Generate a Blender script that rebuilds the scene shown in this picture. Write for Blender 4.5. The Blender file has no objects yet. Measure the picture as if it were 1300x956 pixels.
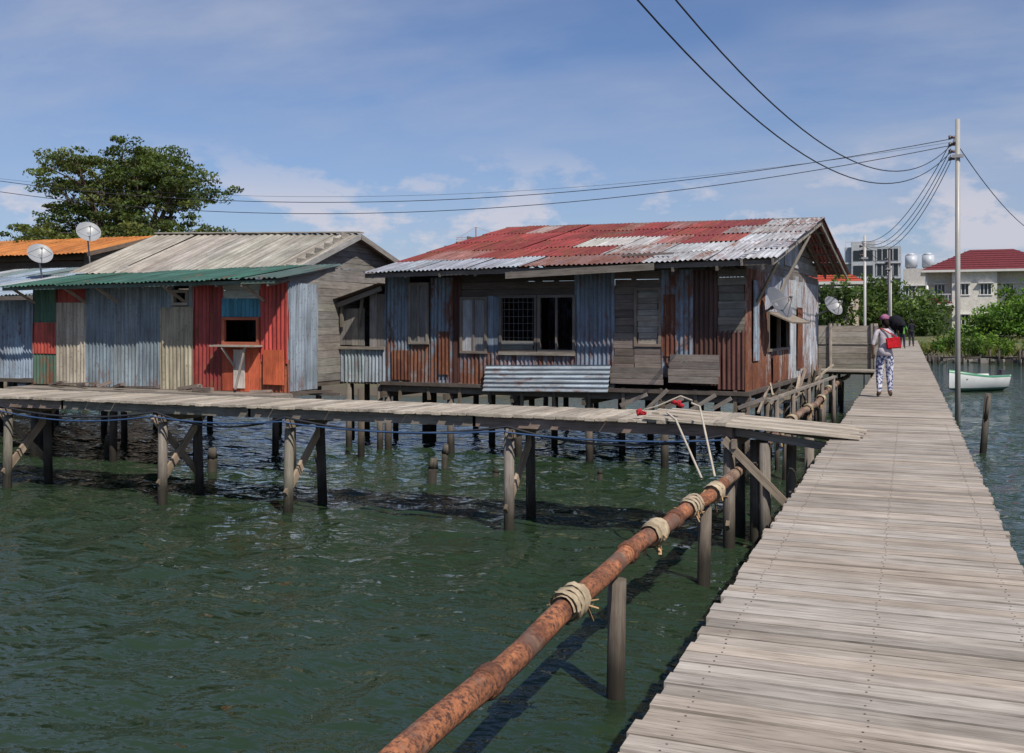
import bpy, math, random
import numpy as np
from mathutils import Vector, Matrix, noise
random.seed(7); np.random.seed(7)
R=random.random
def U(a,b): return random.uniform(a,b)
def tv(col,a,b):
    f=U(a,b); return [c*f*U(.97,1.03) for c in col[:3]]
V=Vector
sc=bpy.context.scene
WATER=-1.55
# ------------------------------------------------------------------ materials
def newmat(name):
    m=bpy.data.materials.new(name); m.use_nodes=True
    nt=m.node_tree; b=nt.nodes['Principled BSDF']
    return m,nt,b
def N(nt,t,**k):
    n=nt.nodes.new(t)
    for a,v in k.items(): setattr(n,a,v)
    return n
def math_(nt,op,a,b=None,clamp=False):
    n=N(nt,'ShaderNodeMath',operation=op,use_clamp=clamp)
    for i,x in enumerate((a,b)):
        if x is None: continue
        if isinstance(x,(int,float)): n.inputs[i].default_value=x
        else: nt.links.new(x,n.inputs[i])
    return n.outputs[0]
def mix(nt,f,a,b,bt='MIX'):
    n=N(nt,'ShaderNodeMix',data_type='RGBA',blend_type=bt)
    for i,x in ((0,f),(6,a),(7,b)):
        if isinstance(x,(int,float)): n.inputs[i].default_value=x
        elif isinstance(x,tuple): n.inputs[i].default_value=x if len(x)==4 else (*x,1)
        else: nt.links.new(x,n.inputs[i])
    return n.outputs[2]
def noise_(nt,vec,scale,detail=4,rough=.6,sc3=None):
    if sc3:
        mp=N(nt,'ShaderNodeMapping'); mp.inputs['Scale'].default_value=sc3
        nt.links.new(vec,mp.inputs[0]); vec=mp.outputs[0]
    n=N(nt,'ShaderNodeTexNoise'); n.inputs['Scale'].default_value=scale
    n.inputs['Detail'].default_value=detail; n.inputs['Roughness'].default_value=rough
    nt.links.new(vec,n.inputs['Vector']); return n.outputs[0]
def ramp(nt,f,p0,p1,c0=(0,0,0),c1=(1,1,1)):
    n=N(nt,'ShaderNodeValToRGB'); e=n.color_ramp.elements
    e[0].position=p0; e[1].position=p1; e[0].color=(*c0,1); e[1].color=(*c1,1)
    nt.links.new(f,n.inputs[0]); return n.outputs[0]
def bump(nt,b,h,strength,dist=.01):
    n=N(nt,'ShaderNodeBump'); n.inputs['Strength'].default_value=strength; n.inputs['Distance'].default_value=dist
    nt.links.new(h,n.inputs['Height']); nt.links.new(n.outputs[0],b.inputs['Normal'])

def mk_sheet():
    m,nt,b=newmat('corrugated_metal')
    at=N(nt,'ShaderNodeAttribute',attribute_name='Col'); uv=N(nt,'ShaderNodeTexCoord').outputs['UV']
    n1=noise_(nt,uv,1.0,6,.65,(3.8,.9,1)); n2=noise_(nt,uv,9,6,.75,(1.6,.5,1)); n3=noise_(nt,uv,1.4,3,.5); n4=noise_(nt,uv,1,5,.7,(14,.5,1))
    s=math_(nt,'ADD',math_(nt,'MULTIPLY',n1,.6),math_(nt,'MULTIPLY',n2,.4))
    s=math_(nt,'ADD',s,math_(nt,'MULTIPLY',math_(nt,'SUBTRACT',at.outputs['Alpha'],.5),.42))
    geo=N(nt,'ShaderNodeNewGeometry'); sx=N(nt,'ShaderNodeSeparateXYZ'); nt.links.new(geo.outputs['Position'],sx.inputs[0])
    low=ramp(nt,sx.outputs[2],.0,.8,(.07,.07,.07),(0,0,0)); s=math_(nt,'ADD',s,low)
    mask=ramp(nt,s,.46,.57)
    rust=mix(nt,ramp(nt,n2,.3,.7),(.04,.017,.012),(.27,.10,.045)); rust=mix(nt,ramp(nt,n3,.38,.62),rust,(.10,.034,.022))
    base=mix(nt,1.0,at.outputs['Color'],ramp(nt,n3,.25,.75,(.62,.62,.62),(1.15,1.15,1.15)),'MULTIPLY')
    stain=ramp(nt,n4,.40,.66,(1,1,1),(.38,.33,.30))
    base=mix(nt,.88,base,stain,'MULTIPLY')
    spots=ramp(nt,noise_(nt,uv,26,4,.7,(1,.5,1)),.58,.66,(1,1,1),(.42,.27,.20)); base=mix(nt,.75,base,spots,'MULTIPLY')
    c=mix(nt,mask,base,rust)
    nt.links.new(c,b.inputs['Base Color']); b.inputs['Specular IOR Level'].default_value=.35
    r=math_(nt,'ADD',math_(nt,'MULTIPLY',mask,.35),.5); nt.links.new(r,b.inputs['Roughness'])
    bump(nt,b,s,.5,.01); return m
def mk_wood():
    m,nt,b=newmat('weathered_wood')
    at=N(nt,'ShaderNodeAttribute',attribute_name='Col'); uv=N(nt,'ShaderNodeTexCoord').outputs['UV']
    g=noise_(nt,uv,1,6,.65,(1.6,34,1)); g2=noise_(nt,uv,2.2,4,.6,(1,2.5,1)); g3=noise_(nt,uv,1,3,.5,(5,90,1))
    c=mix(nt,1.0,at.outputs['Color'],ramp(nt,g,.3,.72,(.66,.64,.61),(1.2,1.19,1.17)),'MULTIPLY')
    c=mix(nt,1.0,c,ramp(nt,g2,.3,.7,(.74,.72,.70),(1.12,1.12,1.12)),'MULTIPLY')
    c=mix(nt,.5,c,ramp(nt,g3,.34,.46,(.35,.33,.31),(1,1,1)),'MULTIPLY')
    geo=N(nt,'ShaderNodeNewGeometry'); sx=N(nt,'ShaderNodeSeparateXYZ'); nt.links.new(geo.outputs['Position'],sx.inputs[0])
    big=noise_(nt,geo.outputs['Position'],.9,4,.6); c=mix(nt,.7,c,ramp(nt,big,.35,.65,(.76,.74,.72),(1.08,1.08,1.08)),'MULTIPLY')
    wet=ramp(nt,math_(nt,'ADD',math_(nt,'ADD',sx.outputs[2],1.6),math_(nt,'MULTIPLY',g2,.35)),.45,.95,(.18,.18,.155),(1,1,1))
    c=mix(nt,1.0,c,wet,'MULTIPLY')
    nt.links.new(c,b.inputs['Base Color']); b.inputs['Roughness'].default_value=.8; b.inputs['Specular IOR Level'].default_value=.3
    bump(nt,b,g,.5,.006); return m
def mk_paint(name,rough,spec=.4,var=.25,sc_=3,metal=0):
    m,nt,b=newmat(name)
    at=N(nt,'ShaderNodeAttribute',attribute_name='Col'); tc=N(nt,'ShaderNodeTexCoord').outputs['Object']
    n=noise_(nt,tc,sc_,6,.65); n2=noise_(nt,tc,sc_*6,4,.6)
    c=mix(nt,1.0,at.outputs['Color'],ramp(nt,n,.3,.7,(1-var,)*3,(1+var*.5,)*3),'MULTIPLY')
    c=mix(nt,var,c,ramp(nt,n2,.3,.6,(.6,.56,.5),(1,1,1)),'MULTIPLY')
    nt.links.new(c,b.inputs['Base Color']); b.inputs['Roughness'].default_value=rough
    b.inputs['Specular IOR Level'].default_value=spec; b.inputs['Metallic'].default_value=metal
    bump(nt,b,n2,.25,.004); return m
def mk_leaf():
    m,nt,b=newmat('foliage')
    at=N(nt,'ShaderNodeAttribute',attribute_name='Col')
    nt.links.new(at.outputs['Color'],b.inputs['Base Color']); b.inputs['Roughness'].default_value=.6
    b.inputs['Specular IOR Level'].default_value=.25
    tr=N(nt,'ShaderNodeBsdfTranslucent'); nt.links.new(mix(nt,1.0,at.outputs['Color'],(1.6,1.7,.6,1),'MULTIPLY'),tr.inputs[0])
    ms=N(nt,'ShaderNodeMixShader'); ms.inputs[0].default_value=.35
    nt.links.new(b.outputs[0],ms.inputs[1]); nt.links.new(tr.outputs[0],ms.inputs[2])
    nt.links.new(ms.outputs[0],nt.nodes['Material Output'].inputs[0]); return m
def mk_rustpipe():
    m,nt,b=newmat('rusty_steel')
    at=N(nt,'ShaderNodeAttribute',attribute_name='Col'); tc=N(nt,'ShaderNodeTexCoord').outputs['Object']
    n=noise_(nt,tc,4,7,.75,(1,.45,1)); n2=noise_(nt,tc,30,6,.75); n3=noise_(nt,tc,2.3,5,.7,(1,.7,1)); n4=noise_(nt,tc,1.6,4,.6)
    c=mix(nt,1.0,at.outputs['Color'],ramp(nt,n,.34,.60,(.22,.18,.17),(1.15,1.08,1.0)),'MULTIPLY')
    c=mix(nt,ramp(nt,n2,.46,.60),c,(.065,.026,.018,1))
    c=mix(nt,ramp(nt,n3,.54,.64),c,(.31,.21,.15,1))
    c=mix(nt,ramp(nt,n4,.50,.62,(0,0,0),(.75,.75,.75)),c,(.10,.045,.032,1))
    nt.links.new(c,b.inputs['Base Color']); b.inputs['Roughness'].default_value=.85; bump(nt,b,math_(nt,'ADD',n2,n),.9,.018); return m
def mk_fabric_print():
    m,nt,b=newmat('printed_fabric')
    tc=N(nt,'ShaderNodeTexCoord').outputs['Object']
    v=N(nt,'ShaderNodeTexVoronoi'); v.inputs['Scale'].default_value=16; nt.links.new(tc,v.inputs['Vector'])
    c=ramp(nt,v.outputs['Distance'],.34,.40,(.04,.08,.26),(.55,.55,.6))
    n=noise_(nt,tc,20,3,.5); c=mix(nt,ramp(nt,n,.5,.56),c,(.04,.05,.15,1))
    nt.links.new(c,b.inputs['Base Color']); b.inputs['Roughness'].default_value=.9; return m
M_SHEET=mk_sheet(); M_WOOD=mk_wood(); M_PAINT=mk_paint('weathered_paint',.6); M_SMOOTH=mk_paint('smooth_surface',.4,.5,.1)
M_LEAF=mk_leaf(); M_RUST=mk_rustpipe(); M_PRINT=mk_fabric_print(); M_CLOTH=mk_paint('cloth',.95,.1,.4,9)
M_BARK=mk_paint('bark',.95,.1,.4,2); M_DARK=mk_paint('rubber_black',.5,.4,.1)
m,nt,b=newmat('window_glass'); b.inputs['Base Color'].default_value=(.015,.02,.022,1); b.inputs['Roughness'].default_value=.12; M_GLASS=m
MATS=[M_SHEET,M_WOOD,M_PAINT,M_SMOOTH,M_GLASS,M_RUST,M_CLOTH,M_BARK,M_DARK,M_PRINT]
SH,WD,PT,SM,GL,RU,CL,BK,DK,PR=range(10)

# ------------------------------------------------------------------ mesh builder
class MB:
    def __init__(s,M=None): s.v=[];s.f=[];s.uv=[];s.c=[];s.m=[];s.sm=[];s.M=M or Matrix.Identity(4)
    def face(s,idx,uvs,col,mat,smooth=False):
        s.f.append(idx); s.uv.extend(uvs); s.c.extend([col]*len(idx)); s.m.append(mat); s.sm.append(smooth)
    def add(s,p): s.v.append(s.M@V(p)); return len(s.v)-1
    def box(s,c,ex,ey,ez,sx,sy,sz,col,mat=WD,a=1.0,shade=True):
        c=V(c);ex=V(ex);ey=V(ey);ez=V(ez); b0=len(s.v)
        for i in (-.5,.5):
            for j in (-.5,.5):
                for k in (-.5,.5): s.v.append(s.M@(c+ex*sx*i+ey*sy*j+ez*sz*k))
        ou,ov=U(0,40),U(0,40); col=(*col[:3],a)
        def q(ids):
            uv=[]
            for t in ids:
                i,j,k=(t>>2)&1,(t>>1)&1,t&1
                uv.append((i*sx+ou,(j*sy+k*sz)+ov))
            s.face([b0+t for t in ids],uv,col,mat)
        q((0,1,3,2));q((4,6,7,5));q((0,4,5,1));q((2,3,7,6));q((0,2,6,4));q((1,5,7,3))
    def abox(s,x0,x1,y0,y1,z0,z1,col,mat=WD,a=1.0):
        d=[(x1-x0,V((1,0,0))),(y1-y0,V((0,1,0))),(z1-z0,V((0,0,1)))]
        d.sort(key=lambda t:-t[0])
        s.box(((x0+x1)/2,(y0+y1)/2,(z0+z1)/2),d[0][1],d[1][1],d[2][1],d[0][0],d[1][0],d[2][0],col,mat,a)
    def beam(s,p0,p1,w,h,col,mat=WD,up=(0,0,1)):
        p0=V(p0);p1=V(p1);e=(p1-p0);L=e.length;e.normalize(); up=V(up)
        if abs(e.dot(up))>.95: up=V((0,1,0))
        ey=up.cross(e).normalized(); ez=e.cross(ey)
        s.box((p0+p1)/2,e,ey,ez,L,w,h,col,mat)
    def cyl(s,p0,p1,r0,r1,col,mat=WD,seg=10,caps=True,jit=0,a=1.):
        p0=V(p0);p1=V(p1);e=p1-p0;L=e.length;e.normalize()
        up=V((0,0,1)) if abs(e.z)<.9 else V((0,1,0))
        x=up.cross(e).normalized();y=e.cross(x);b0=len(s.v);ou=U(0,30);col=(*col[:3],a)
        for k in range(seg):
            t=2*math.pi*k/seg;d=x*math.cos(t)+y*math.sin(t);j=1+U(-jit,jit)
            s.v.append(s.M@(p0+d*r0*j)); s.v.append(s.M@(p1+d*r1*j))
        for k in range(seg):
            n=(k+1)%seg; w0=k/seg*2*math.pi*r0;w1=(k+1)/seg*2*math.pi*r0
            s.face([b0+2*k,b0+2*n,b0+2*n+1,b0+2*k+1],[(ou,w0),(ou,w1),(ou+L,w1),(ou+L,w0)],col,mat,seg>6)
        if caps:
            s.face([b0+2*k for k in range(seg)][::-1],[(ou+.01*k,.1) for k in range(seg)],col,mat)
            s.face([b0+2*k+1 for k in range(seg)],[(ou+.01*k,.2) for k in range(seg)],col,mat)
    def tube(s,pts,rad,col,mat=WD,seg=8,a=1.):
        pts=[V(p) for p in pts]; n=len(pts); b0=len(s.v); col=(*col[:3],a)
        if not hasattr(rad,'__len__'): rad=[rad]*n
        L=0
        for i,p in enumerate(pts):
            e=(pts[min(i+1,n-1)]-pts[max(i-1,0)]).normalized()
            up=V((0,0,1)) if abs(e.z)<.9 else V((0,1,0))
            x=up.cross(e).normalized();y=e.cross(x)
            for k in range(seg):
                t=2*math.pi*k/seg; s.v.append(s.M@(p+(x*math.cos(t)+y*math.sin(t))*rad[i]))
        for i in range(n-1):
            d=(pts[i+1]-pts[i]).length
            for k in range(seg):
                q=(k+1)%seg
                s.face([b0+i*seg+k,b0+i*seg+q,b0+(i+1)*seg+q,b0+(i+1)*seg+k],[(L,k*.05),(L,k*.05+.05),(L+d,k*.05+.05),(L+d,k*.05)],col,mat,True)
            L+=d
        s.face([b0+k for k in range(seg)][::-1],[(0,0)]*seg,col,mat); s.face([b0+(n-1)*seg+k for k in range(seg)],[(0,0)]*seg,col,mat)
    def sheet(s,o,u,v,W,H,col,rust=.3,pitch=.1,amp=.018,rows=3,bend=.012):
        o=V(o);u=V(u).normalized();v=V(v).normalized();n=u.cross(v)
        nw=max(6,int(W/pitch*6)); ou,ov=U(0,50),U(0,50); b0=len(s.v); ph=U(0,6); col=(*col[:3],rust)
        k1,k2=U(-1,1),U(-1,1)
        for j in range(rows+1):
            b=H*j/rows
            for i in range(nw+1):
                a=W*i/nw
                d=amp*math.sin(2*math.pi*a/pitch+ph)+bend*(k1*math.sin(a*2.1+j)+k2*math.cos(b*2.3+a))
                s.v.append(s.M@(o+u*a+v*b+n*d))
        for j in range(rows):
            for i in range(nw):
                i0=b0+j*(nw+1)+i; A0,A1=W*i/nw+ou,W*(i+1)/nw+ou;B0,B1=H*j/rows+ov,H*(j+1)/rows+ov
                s.face([i0,i0+1,i0+nw+2,i0+nw+1],[(A0,B0),(A1,B0),(A1,B1),(A0,B1)],col,SH,True)
    def sheets(s,o,u,v,W,H,col,rust=.3,sw=.7,**k):
        o=V(o);u=V(u).normalized();v=V(v).normalized();n=u.cross(v); x=0
        nn=max(1,round(W/sw)); w=W/nn
        for i in range(nn):
            c=tv(col,.82,1.12)
            j=U(-.05,.02)
            s.sheet(o+u*(i*w-.02)+v*j+n*(.006*(i%2)),u,v,w+.04,H-j+U(-.01,.02),c,min(1,max(0,rust+U(-.12,.12))),**k)
    def planks(s,o,u,v,W,H,col,pw=.16,th=.025,jit=.04,vert=False,a=1):
        o=V(o);u=V(u).normalized();v=V(v).normalized();n=u.cross(v)
        if vert: L,Tt,eu,ev=H,W,v,u
        else: L,Tt,eu,ev=W,H,u,v
        k=max(1,round(Tt/pw)); w=Tt/k
        for i in range(k):
            c=tv(col,.68,1.2)
            j0,j1=U(-jit,jit)*.6,U(-jit,jit)
            e=(eu+ev*U(-.006,.006)).normalized()
            cc=o+eu*(L/2+j0/2)+ev*(w*(i+.5))+n*(U(0,.012))
            s.box(cc,e,ev,n,L+j1,w-.008,th,c,WD,a)
    def build(s,name,parent=None):
        loc=V(parent.location) if parent else V((0,0,0))
        if not parent and s.v:
            xs=[p.x for p in s.v];ys=[p.y for p in s.v];zs=[p.z for p in s.v]
            loc=V(((min(xs)+max(xs))/2,(min(ys)+max(ys))/2,min(zs)))
        me=bpy.data.meshes.new(name); me.from_pydata([tuple(p-loc) for p in s.v],[],s.f)
        uvl=me.uv_layers.new(name='UVMap'); uvl.data.foreach_set('uv',np.array(s.uv,dtype=np.float32).ravel())
        ca=me.color_attributes.new('Col','FLOAT_COLOR','CORNER'); ca.data.foreach_set('color',np.array(s.c,dtype=np.float32).ravel())
        used=sorted(set(s.m)); mp={m:i for i,m in enumerate(used)}
        for m_ in used: me.materials.append(MATS[m_])
        me.polygons.foreach_set('material_index',[mp[m_] for m_ in s.m]); me.polygons.foreach_set('use_smooth',s.sm)
        me.update(); ob=bpy.data.objects.new(name,me); sc.collection.objects.link(ob)
        if parent: ob.parent=parent
        else: ob.location=loc
        return ob
def empty(name,loc):
    e=bpy.data.objects.new(name,None); e.location=loc; e.empty_display_size=.3; sc.collection.objects.link(e); return e
X_=V((1,0,0));Y_=V((0,1,0));Z_=V((0,0,1))
GREY=(.30,.28,.255); DWOOD=(.13,.11,.095); LWOOD=(.38,.35,.31)

# ------------------------------------------------------------------ main boardwalk
g=empty('wooden_boardwalk',(-.15,40,0))
mb=MB(); nb=MB(); y=-4.0
while y<95:
    w=U(.125,.15) if y<45 else .3
    f=U(.80,1.1); warm=U(-.008,.022)
    if R()<.07: f*=.75
    c=((.44+warm)*f,.40*f,(.36-warm)*f)
    x0=-.95+U(-.018,.016); x1=.65+U(-.018,.02)
    if R()<.05: x0-=.03
    e=V((1,U(-.008,.008),U(-.002,.002))).normalized(); dz=U(-.004,.004)
    mb.box(((x0+x1)/2,y+w/2,-.02+dz),e,Y_,Z_,x1-x0,w-U(.010,.021),.04,c)
    if y<16:
        for xn in (-.8,-.15,.5):
            for q in (.28,.72):
                xx=xn+U(-.012,.012); yy=y+w*q; nb.cyl((xx,yy,-.01),(xx,yy,dz+.0018),.005,.005,(.09,.07,.06),DK,6)
    y+=w
mb.build('deck_planks',g); nb.build('nail_heads',g)
mb=MB()
for x in (-.8,-.15,.5):
    for k in range(25): mb.abox(x-.04,x+.04,-4+k*4,k*4-.01,-.2,-.045,(.2,.18,.16))
for k in range(38):
    y=-3.2+k*2.6
    for x in (-.66,.42): mb.cyl((x+U(-.04,.04),y,-2.6),(x,y,-.2),.07,.065,(.16,.13,.11))
    mb.beam((-.8,y,-.27),(.55,y,-.27),.07,.13,(.2,.18,.15))
    mb.beam((-.66,y+.05,-1.3),(.42,y+.05,-.35),.04,.09,(.2,.18,.15))
mb.build('support_frame',g)

# ------------------------------------------------------------------ side boardwalk
g=empty('wooden_boardwalk',(-12,14.1,.15))
mb=MB(); x=-26.
ZT=.17
while x<-2.35:
    w=U(.13,.17); f=U(.75,1.18); y0=13.38+U(-.05,.04); y1=14.92+U(-.05,.05)
    e=V((U(-.02,.02),1,0)).normalized()
    mb.box((x+w/2,(y0+y1)/2,ZT-.02+U(-.006,.006)),e,X_,Z_,y1-y0,w-U(.008,.02),.04,(.48*f,.43*f,.365*f)); x+=w
for k in range(9):
    yy=13.42+k*.165; f=U(.8,1.15); l=U(-.1,.12)
    mb.beam((-3.3+U(-.2,.1),yy,ZT+.035),(-.62+l,yy+U(-.02,.02),.035),.15,.035,(.50*f,.445*f,.375*f))
mb.build('deck_planks',g)
mb=MB()
for yy in (13.5,14.15,14.8):
    for k in range(6):
        xa=-26+k*4.0; xb=min(xa+4.05,-2.2); mb.beam((xa,yy,ZT-.125),(xb,yy,ZT-.125+U(-.01,.01)),.06,.15,(.24*U(.8,1.2),.21,.18))
mb.beam((-2.5,13.6,ZT-.1),(-.95,13.6,-.12),.05,.1,GREY); mb.beam((-2.5,14.7,ZT-.1),(-.95,14.7,-.12),.05,.1,GREY)
for x in (-24.4,-20.,-15.35,-11.8,-9.25,-5.45,-2.25):
    c=tv((.19,.17,.15),.8,1.25)
    a=U(-.05,.05); mb.cyl((x+a,13.5,-3),(x,13.55,ZT-.06),.085,.075,c,jit=.06); mb.cyl((x-a,14.5+U(-.05,.1),-3),(x,14.42,ZT-.06),.085,.075,(.11,.095,.08),jit=.06)
    mb.beam((x,13.44,-1.25),(x+.02,14.75,ZT-.12),.05,.13,(.44,.35,.27))
    mb.beam((x+.09,13.35,ZT-.28),(x+.09,14.95,ZT-.28),.06,.12,(.25,.21,.17))
    if x in (-15.35,-24.4,-11.8): mb.beam((x-.08,14.5,-1.15),(x-.08,13.4,-.1),.05,.11,(.38,.31,.25))
for p in ((-1.75,13.5),(-1.55,14.4),(-2.0,14.2),(-1.35,15.3)): mb.cyl((p[0],p[1],-3),(p[0]+U(-.05,.05),p[1],U(-.25,-.05)),.08,.07,(.2,.18,.16),jit=.06)
mb.beam((-2.3,13.4,-.05),(-1.35,13.4,-1.0),.04,.1,(.3,.25,.2))
mb.build('posts_and_braces',g)
def curve(name,pts,r,mat,col,parent=None):
    cu=bpy.data.curves.new(name,'CURVE'); cu.dimensions='3D'; cu.bevel_depth=r; cu.bevel_resolution=2
    sp=cu.splines.new('POLY'); sp.points.add(len(pts)-1)
    loc=V(parent.location) if parent else V(pts[0])
    for i,p in enumerate(pts): sp.points[i].co=(*(V(p)-loc),1)
    cu.materials.append(mat); o=bpy.data.objects.new(name,cu); sc.collection.objects.link(o)
    if parent: o.parent=parent
    else: o.location=loc
    return o
def plain(name,col,rough=.6):
    m,nt,b=newmat(name); tc=N(nt,'ShaderNodeTexCoord').outputs['Object']; n=noise_(nt,tc,8,3,.5)
    nt.links.new(mix(nt,1.0,(*col,1),ramp(nt,n,.3,.7,(.75,.75,.75),(1.15,1.15,1.15)),'MULTIPLY'),b.inputs['Base Color']); b.inputs['Roughness'].default_value=rough; return m
M_WIRE=plain('cable_black',(.02,.022,.028)); M_BLUE=plain('hose_blue',(.03,.07,.16)); M_ROPE=plain('rope_fibre',(.42,.37,.30),.9)
def sagline(p0,p1,sag,n=40):
    p0=V(p0);p1=V(p1); return [p0.lerp(p1,i/n)-V((0,0,4*sag*(i/n)*(1-i/n))) for i in range(n+1)]
pts=[]
xs=[-26,-20,-15.4,-11.8,-9.2,-5.4,-2.3]
for a,b_ in zip(xs,xs[1:]): pts+=sagline((a,13.36,.0),(b_,13.36,.0),U(.08,.3),14)
curve('water_hose_black',pts,.017,M_WIRE,None,g)
pts=[]
for a,b_ in zip(xs,xs[1:]): pts+=sagline((a,13.33,-.08),(b_,13.33,-.06),U(.05,.2),14)
curve('water_hose_blue',pts,.013,M_BLUE,None,g)

# ------------------------------------------------------------------ pipe
g=empty('rusty_water_pipe',(-2.2,10,-.5))
mb=MB()
def pz(y): return -.5+.03*math.sin(y*.9)+.012*math.sin(y*3.1)
def px(y): return -2.2+.04*math.sin(y*.5+1)
pts=[(px(y),y,pz(y)) for y in np.arange(-1,12.7,.1)]
mb.tube(pts,[.078+.006*noise.noise(V((y*2.3,0,0)))+.004*noise.noise(V((y*9,1,0))) for y in np.arange(-1,12.7,.1)],(.42,.17,.08),RU,18)
for yy in (3.2,5.2,8.3,10.0): mb.tube([(px(yy),yy-.07,pz(yy)),(px(yy),yy-.05,pz(yy)),(px(yy),yy+.05,pz(yy)),(px(yy),yy+.07,pz(yy))],[.085,.096,.096,.085],(.22,.09,.045),RU,18)
mb.build('pipe',g)
mb=MB(); pts=[(px(y),y,pz(y)) for y in np.arange(12.3,46,.4)]
mb.tube(pts,.075,(.36,.27,.21),RU,12); mb.build('pipe_far_section',g)
mb=MB()
for yy in (6.75,9.15,10.75,12.0,15.5,18.6,21,24,27.5,31,35):
    n=11; L_=U(.2,.34)
    for q in range(3):
        yo=yy+U(-.07,.07); r0=.096+q*.009
        cc=tv((.46,.37,.26),.75,1.15)
        turns=U(2.5,4); n_=46; prev=None; wd=U(.05,.08)
        for i in range(n_+1):
            t=i/n_*turns*6.283; yc=yo+(i/n_-.5)*L_; rr=r0+.012*noise.noise(V((t*1.3,yy,q)))+.006*R()
            a=V((px(yy)+math.cos(t)*rr,yc-wd/2,pz(yy)+math.sin(t)*rr)); b1=V((px(yy)+math.cos(t)*(rr+.006),yc+wd/2+U(-.008,.008),pz(yy)+math.sin(t)*(rr+.006)))
            ia,ib=mb.add(a),mb.add(b1)
            if prev: mb.face([prev[0],ia,ib,prev[1]],[(0,0)]*4,(*cc,1),CL,True)
            prev=(ia,ib)
    mb.tube([(px(yy),yy+(i/n-.5)*L_,pz(yy)) for i in range(n+1)],[.098*U(.95,1.12)*(.86 if i in(0,n) else 1) for i in range(n+1)],(.42,.32,.22),CL,14)
    for q in range(12):
        t=U(0,6.28); a=V((px(yy)+math.cos(t)*.1,yy+U(-.14,.14),pz(yy)+math.sin(t)*.1))
        b1=a+V((math.cos(t)*U(.02,.08),U(-.1,.1),U(-.15,.02))); mb.beam(a,b1,U(.01,.03),.005,tv((.5,.32,.17),.7,1.1),CL)
mb.build('cloth_wraps',g)
mb=MB()
for yy in (2.8,7.85,11.6,16.2,20,24.5,29,33,37):
    a=U(-.03,.03); mb.cyl((-2.24+a,yy,-3),(-2.2,yy,pz(yy)-.1),.078,.072,(.15,.125,.105),jit=.07,seg=9)
    mb.cyl((-2.28,yy+.05,pz(yy)-.4),(-2.27,yy+.03,pz(yy)-.03),.03,.02,(.2,.17,.14),jit=.1)
mb.cyl((-1.85,14.2,-3),(-1.9,14.2,-.1),.09,.08,(.2,.17,.14))
mb.build('support_posts',g)
g=empty('rope',(-2.6,13.3,.2))
curve('rope_1',[(-3.05,13.35,.28),(-2.9,13.2,.2),(-2.35,12.15,-.4)],.015,M_ROPE,None,g)
curve('rope_2',[(-2.72,13.35,.42),(-2.6,13.3,.38),(-2.2,12.2,-.38)],.015,M_ROPE,None,g)
curve('rope_3',[(-3.4,13.45,.3),(-3.2,13.4,.36),(-2.9,13.5,.5),(-2.72,13.4,.45)],.012,M_ROPE,None,g)
mb=MB()
for p in ((-3.5,13.5,.24),(-3.0,13.6,.42)):
    for q in range(5): 
        a=V(p)+V((U(-.05,.05),U(-.05,.05),U(-.03,.03))); mb.cyl(a,a+V((U(.05,.1),U(-.03,.03),U(-.05,.05))),.03,.024,(.42,.03,.04),CL,8)
mb.build('red_knots',g)

# ------------------------------------------------------------------ loose stakes in water
for (x,y,h,r,t) in ((-14.9,18.2,.75,.1,.02),(-13.2,16.6,.5,.1,0),(-10.8,17.0,.5,.09,-.1),(-8.4,16.9,.5,.09,.05),(-7.6,18.2,.15,.07,0),(-5.6,18.6,.2,.06,.02),(-16.2,15.2,.6,.08,.05),(-16.9,17.6,.5,.08,0),(-9.1,18.9,.5,.07,.05)):
    mb=MB(); mb.cyl((x,y,-3),(x+t,y,WATER+h*.6),r,r*.95,(.2,.175,.15),jit=.1,seg=9); mb.cyl((x+t,y,WATER+h*.6),(x+t*1.5,y,WATER+h),r*.95,r*.6,(.2,.175,.15),jit=.25,seg=9); mb.build('wooden_stake')
mb=MB(); mb.cyl((1.5,25.8,-3),(1.72,25.8,-.15),.085,.075,(.10,.09,.08),jit=.08,seg=9); mb.cyl((1.66,25.72,-.75),(1.74,25.72,-.2),.05,.03,(.14,.12,.1),jit=.1); mb.build('mooring_post')

# ------------------------------------------------------------------ house 1 (centre)
RH=Matrix.Rotation(math.radians(-3.67),4,'Z')
hc=RH@V((-8.7,25,0)); g=empty('stilt_house',hc)
BL=(.25,.32,.40); BL2=(.17,.23,.31); SIL=(.50,.52,.55); RED=(.29,.055,.048); BRN=(.10,.045,.035); RST=(.25,.12,.085)
YF=20.3; T=2.60
mb=MB(RH)
mb.sheets((-13.,YF,.1),X_,Z_,.65,T-.1,BL,.48)
mb.sheets((-12.35,YF,.05),X_,Z_,.6,.95,(.24,.2,.2),.58); mb.planks((-12.3,YF-.01,1.0),X_,Z_,.5,1.45,(.26,.26,.26),.25,vert=True)
mb.sheets((-11.75,YF-.02,.05),X_,Z_,.6,T-.1,BL,.42)
mb.planks((-11.15,YF,.1),X_,Z_,.22,T-.1,BRN,.11,vert=True)
mb.planks((-10.95,YF+.02,2.1),X_,Z_,2.85,T-2.1,(.12,.09,.08),.17)
mb.planks((-10.93,YF-.01,.82),X_,Z_,.66,1.28,(.36,.38,.41),.33,vert=True)
mb.planks((-10.25,YF,.8),X_,Z_,.3,1.3,(.2,.25,.32),.15,vert=True)
mb.sheets((-10.95,YF-.01,.1),X_,Z_,2.85,.75,(.25,.26,.30),.56,sw=.5)
mb.sheets((-8.1,YF-.03,.08),X_,Z_,.9,T-.08,BL,.44)
mb.planks((-7.2,YF,.3),X_,Z_,.45,T-.3,(.2,.16,.145),.17)
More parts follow.
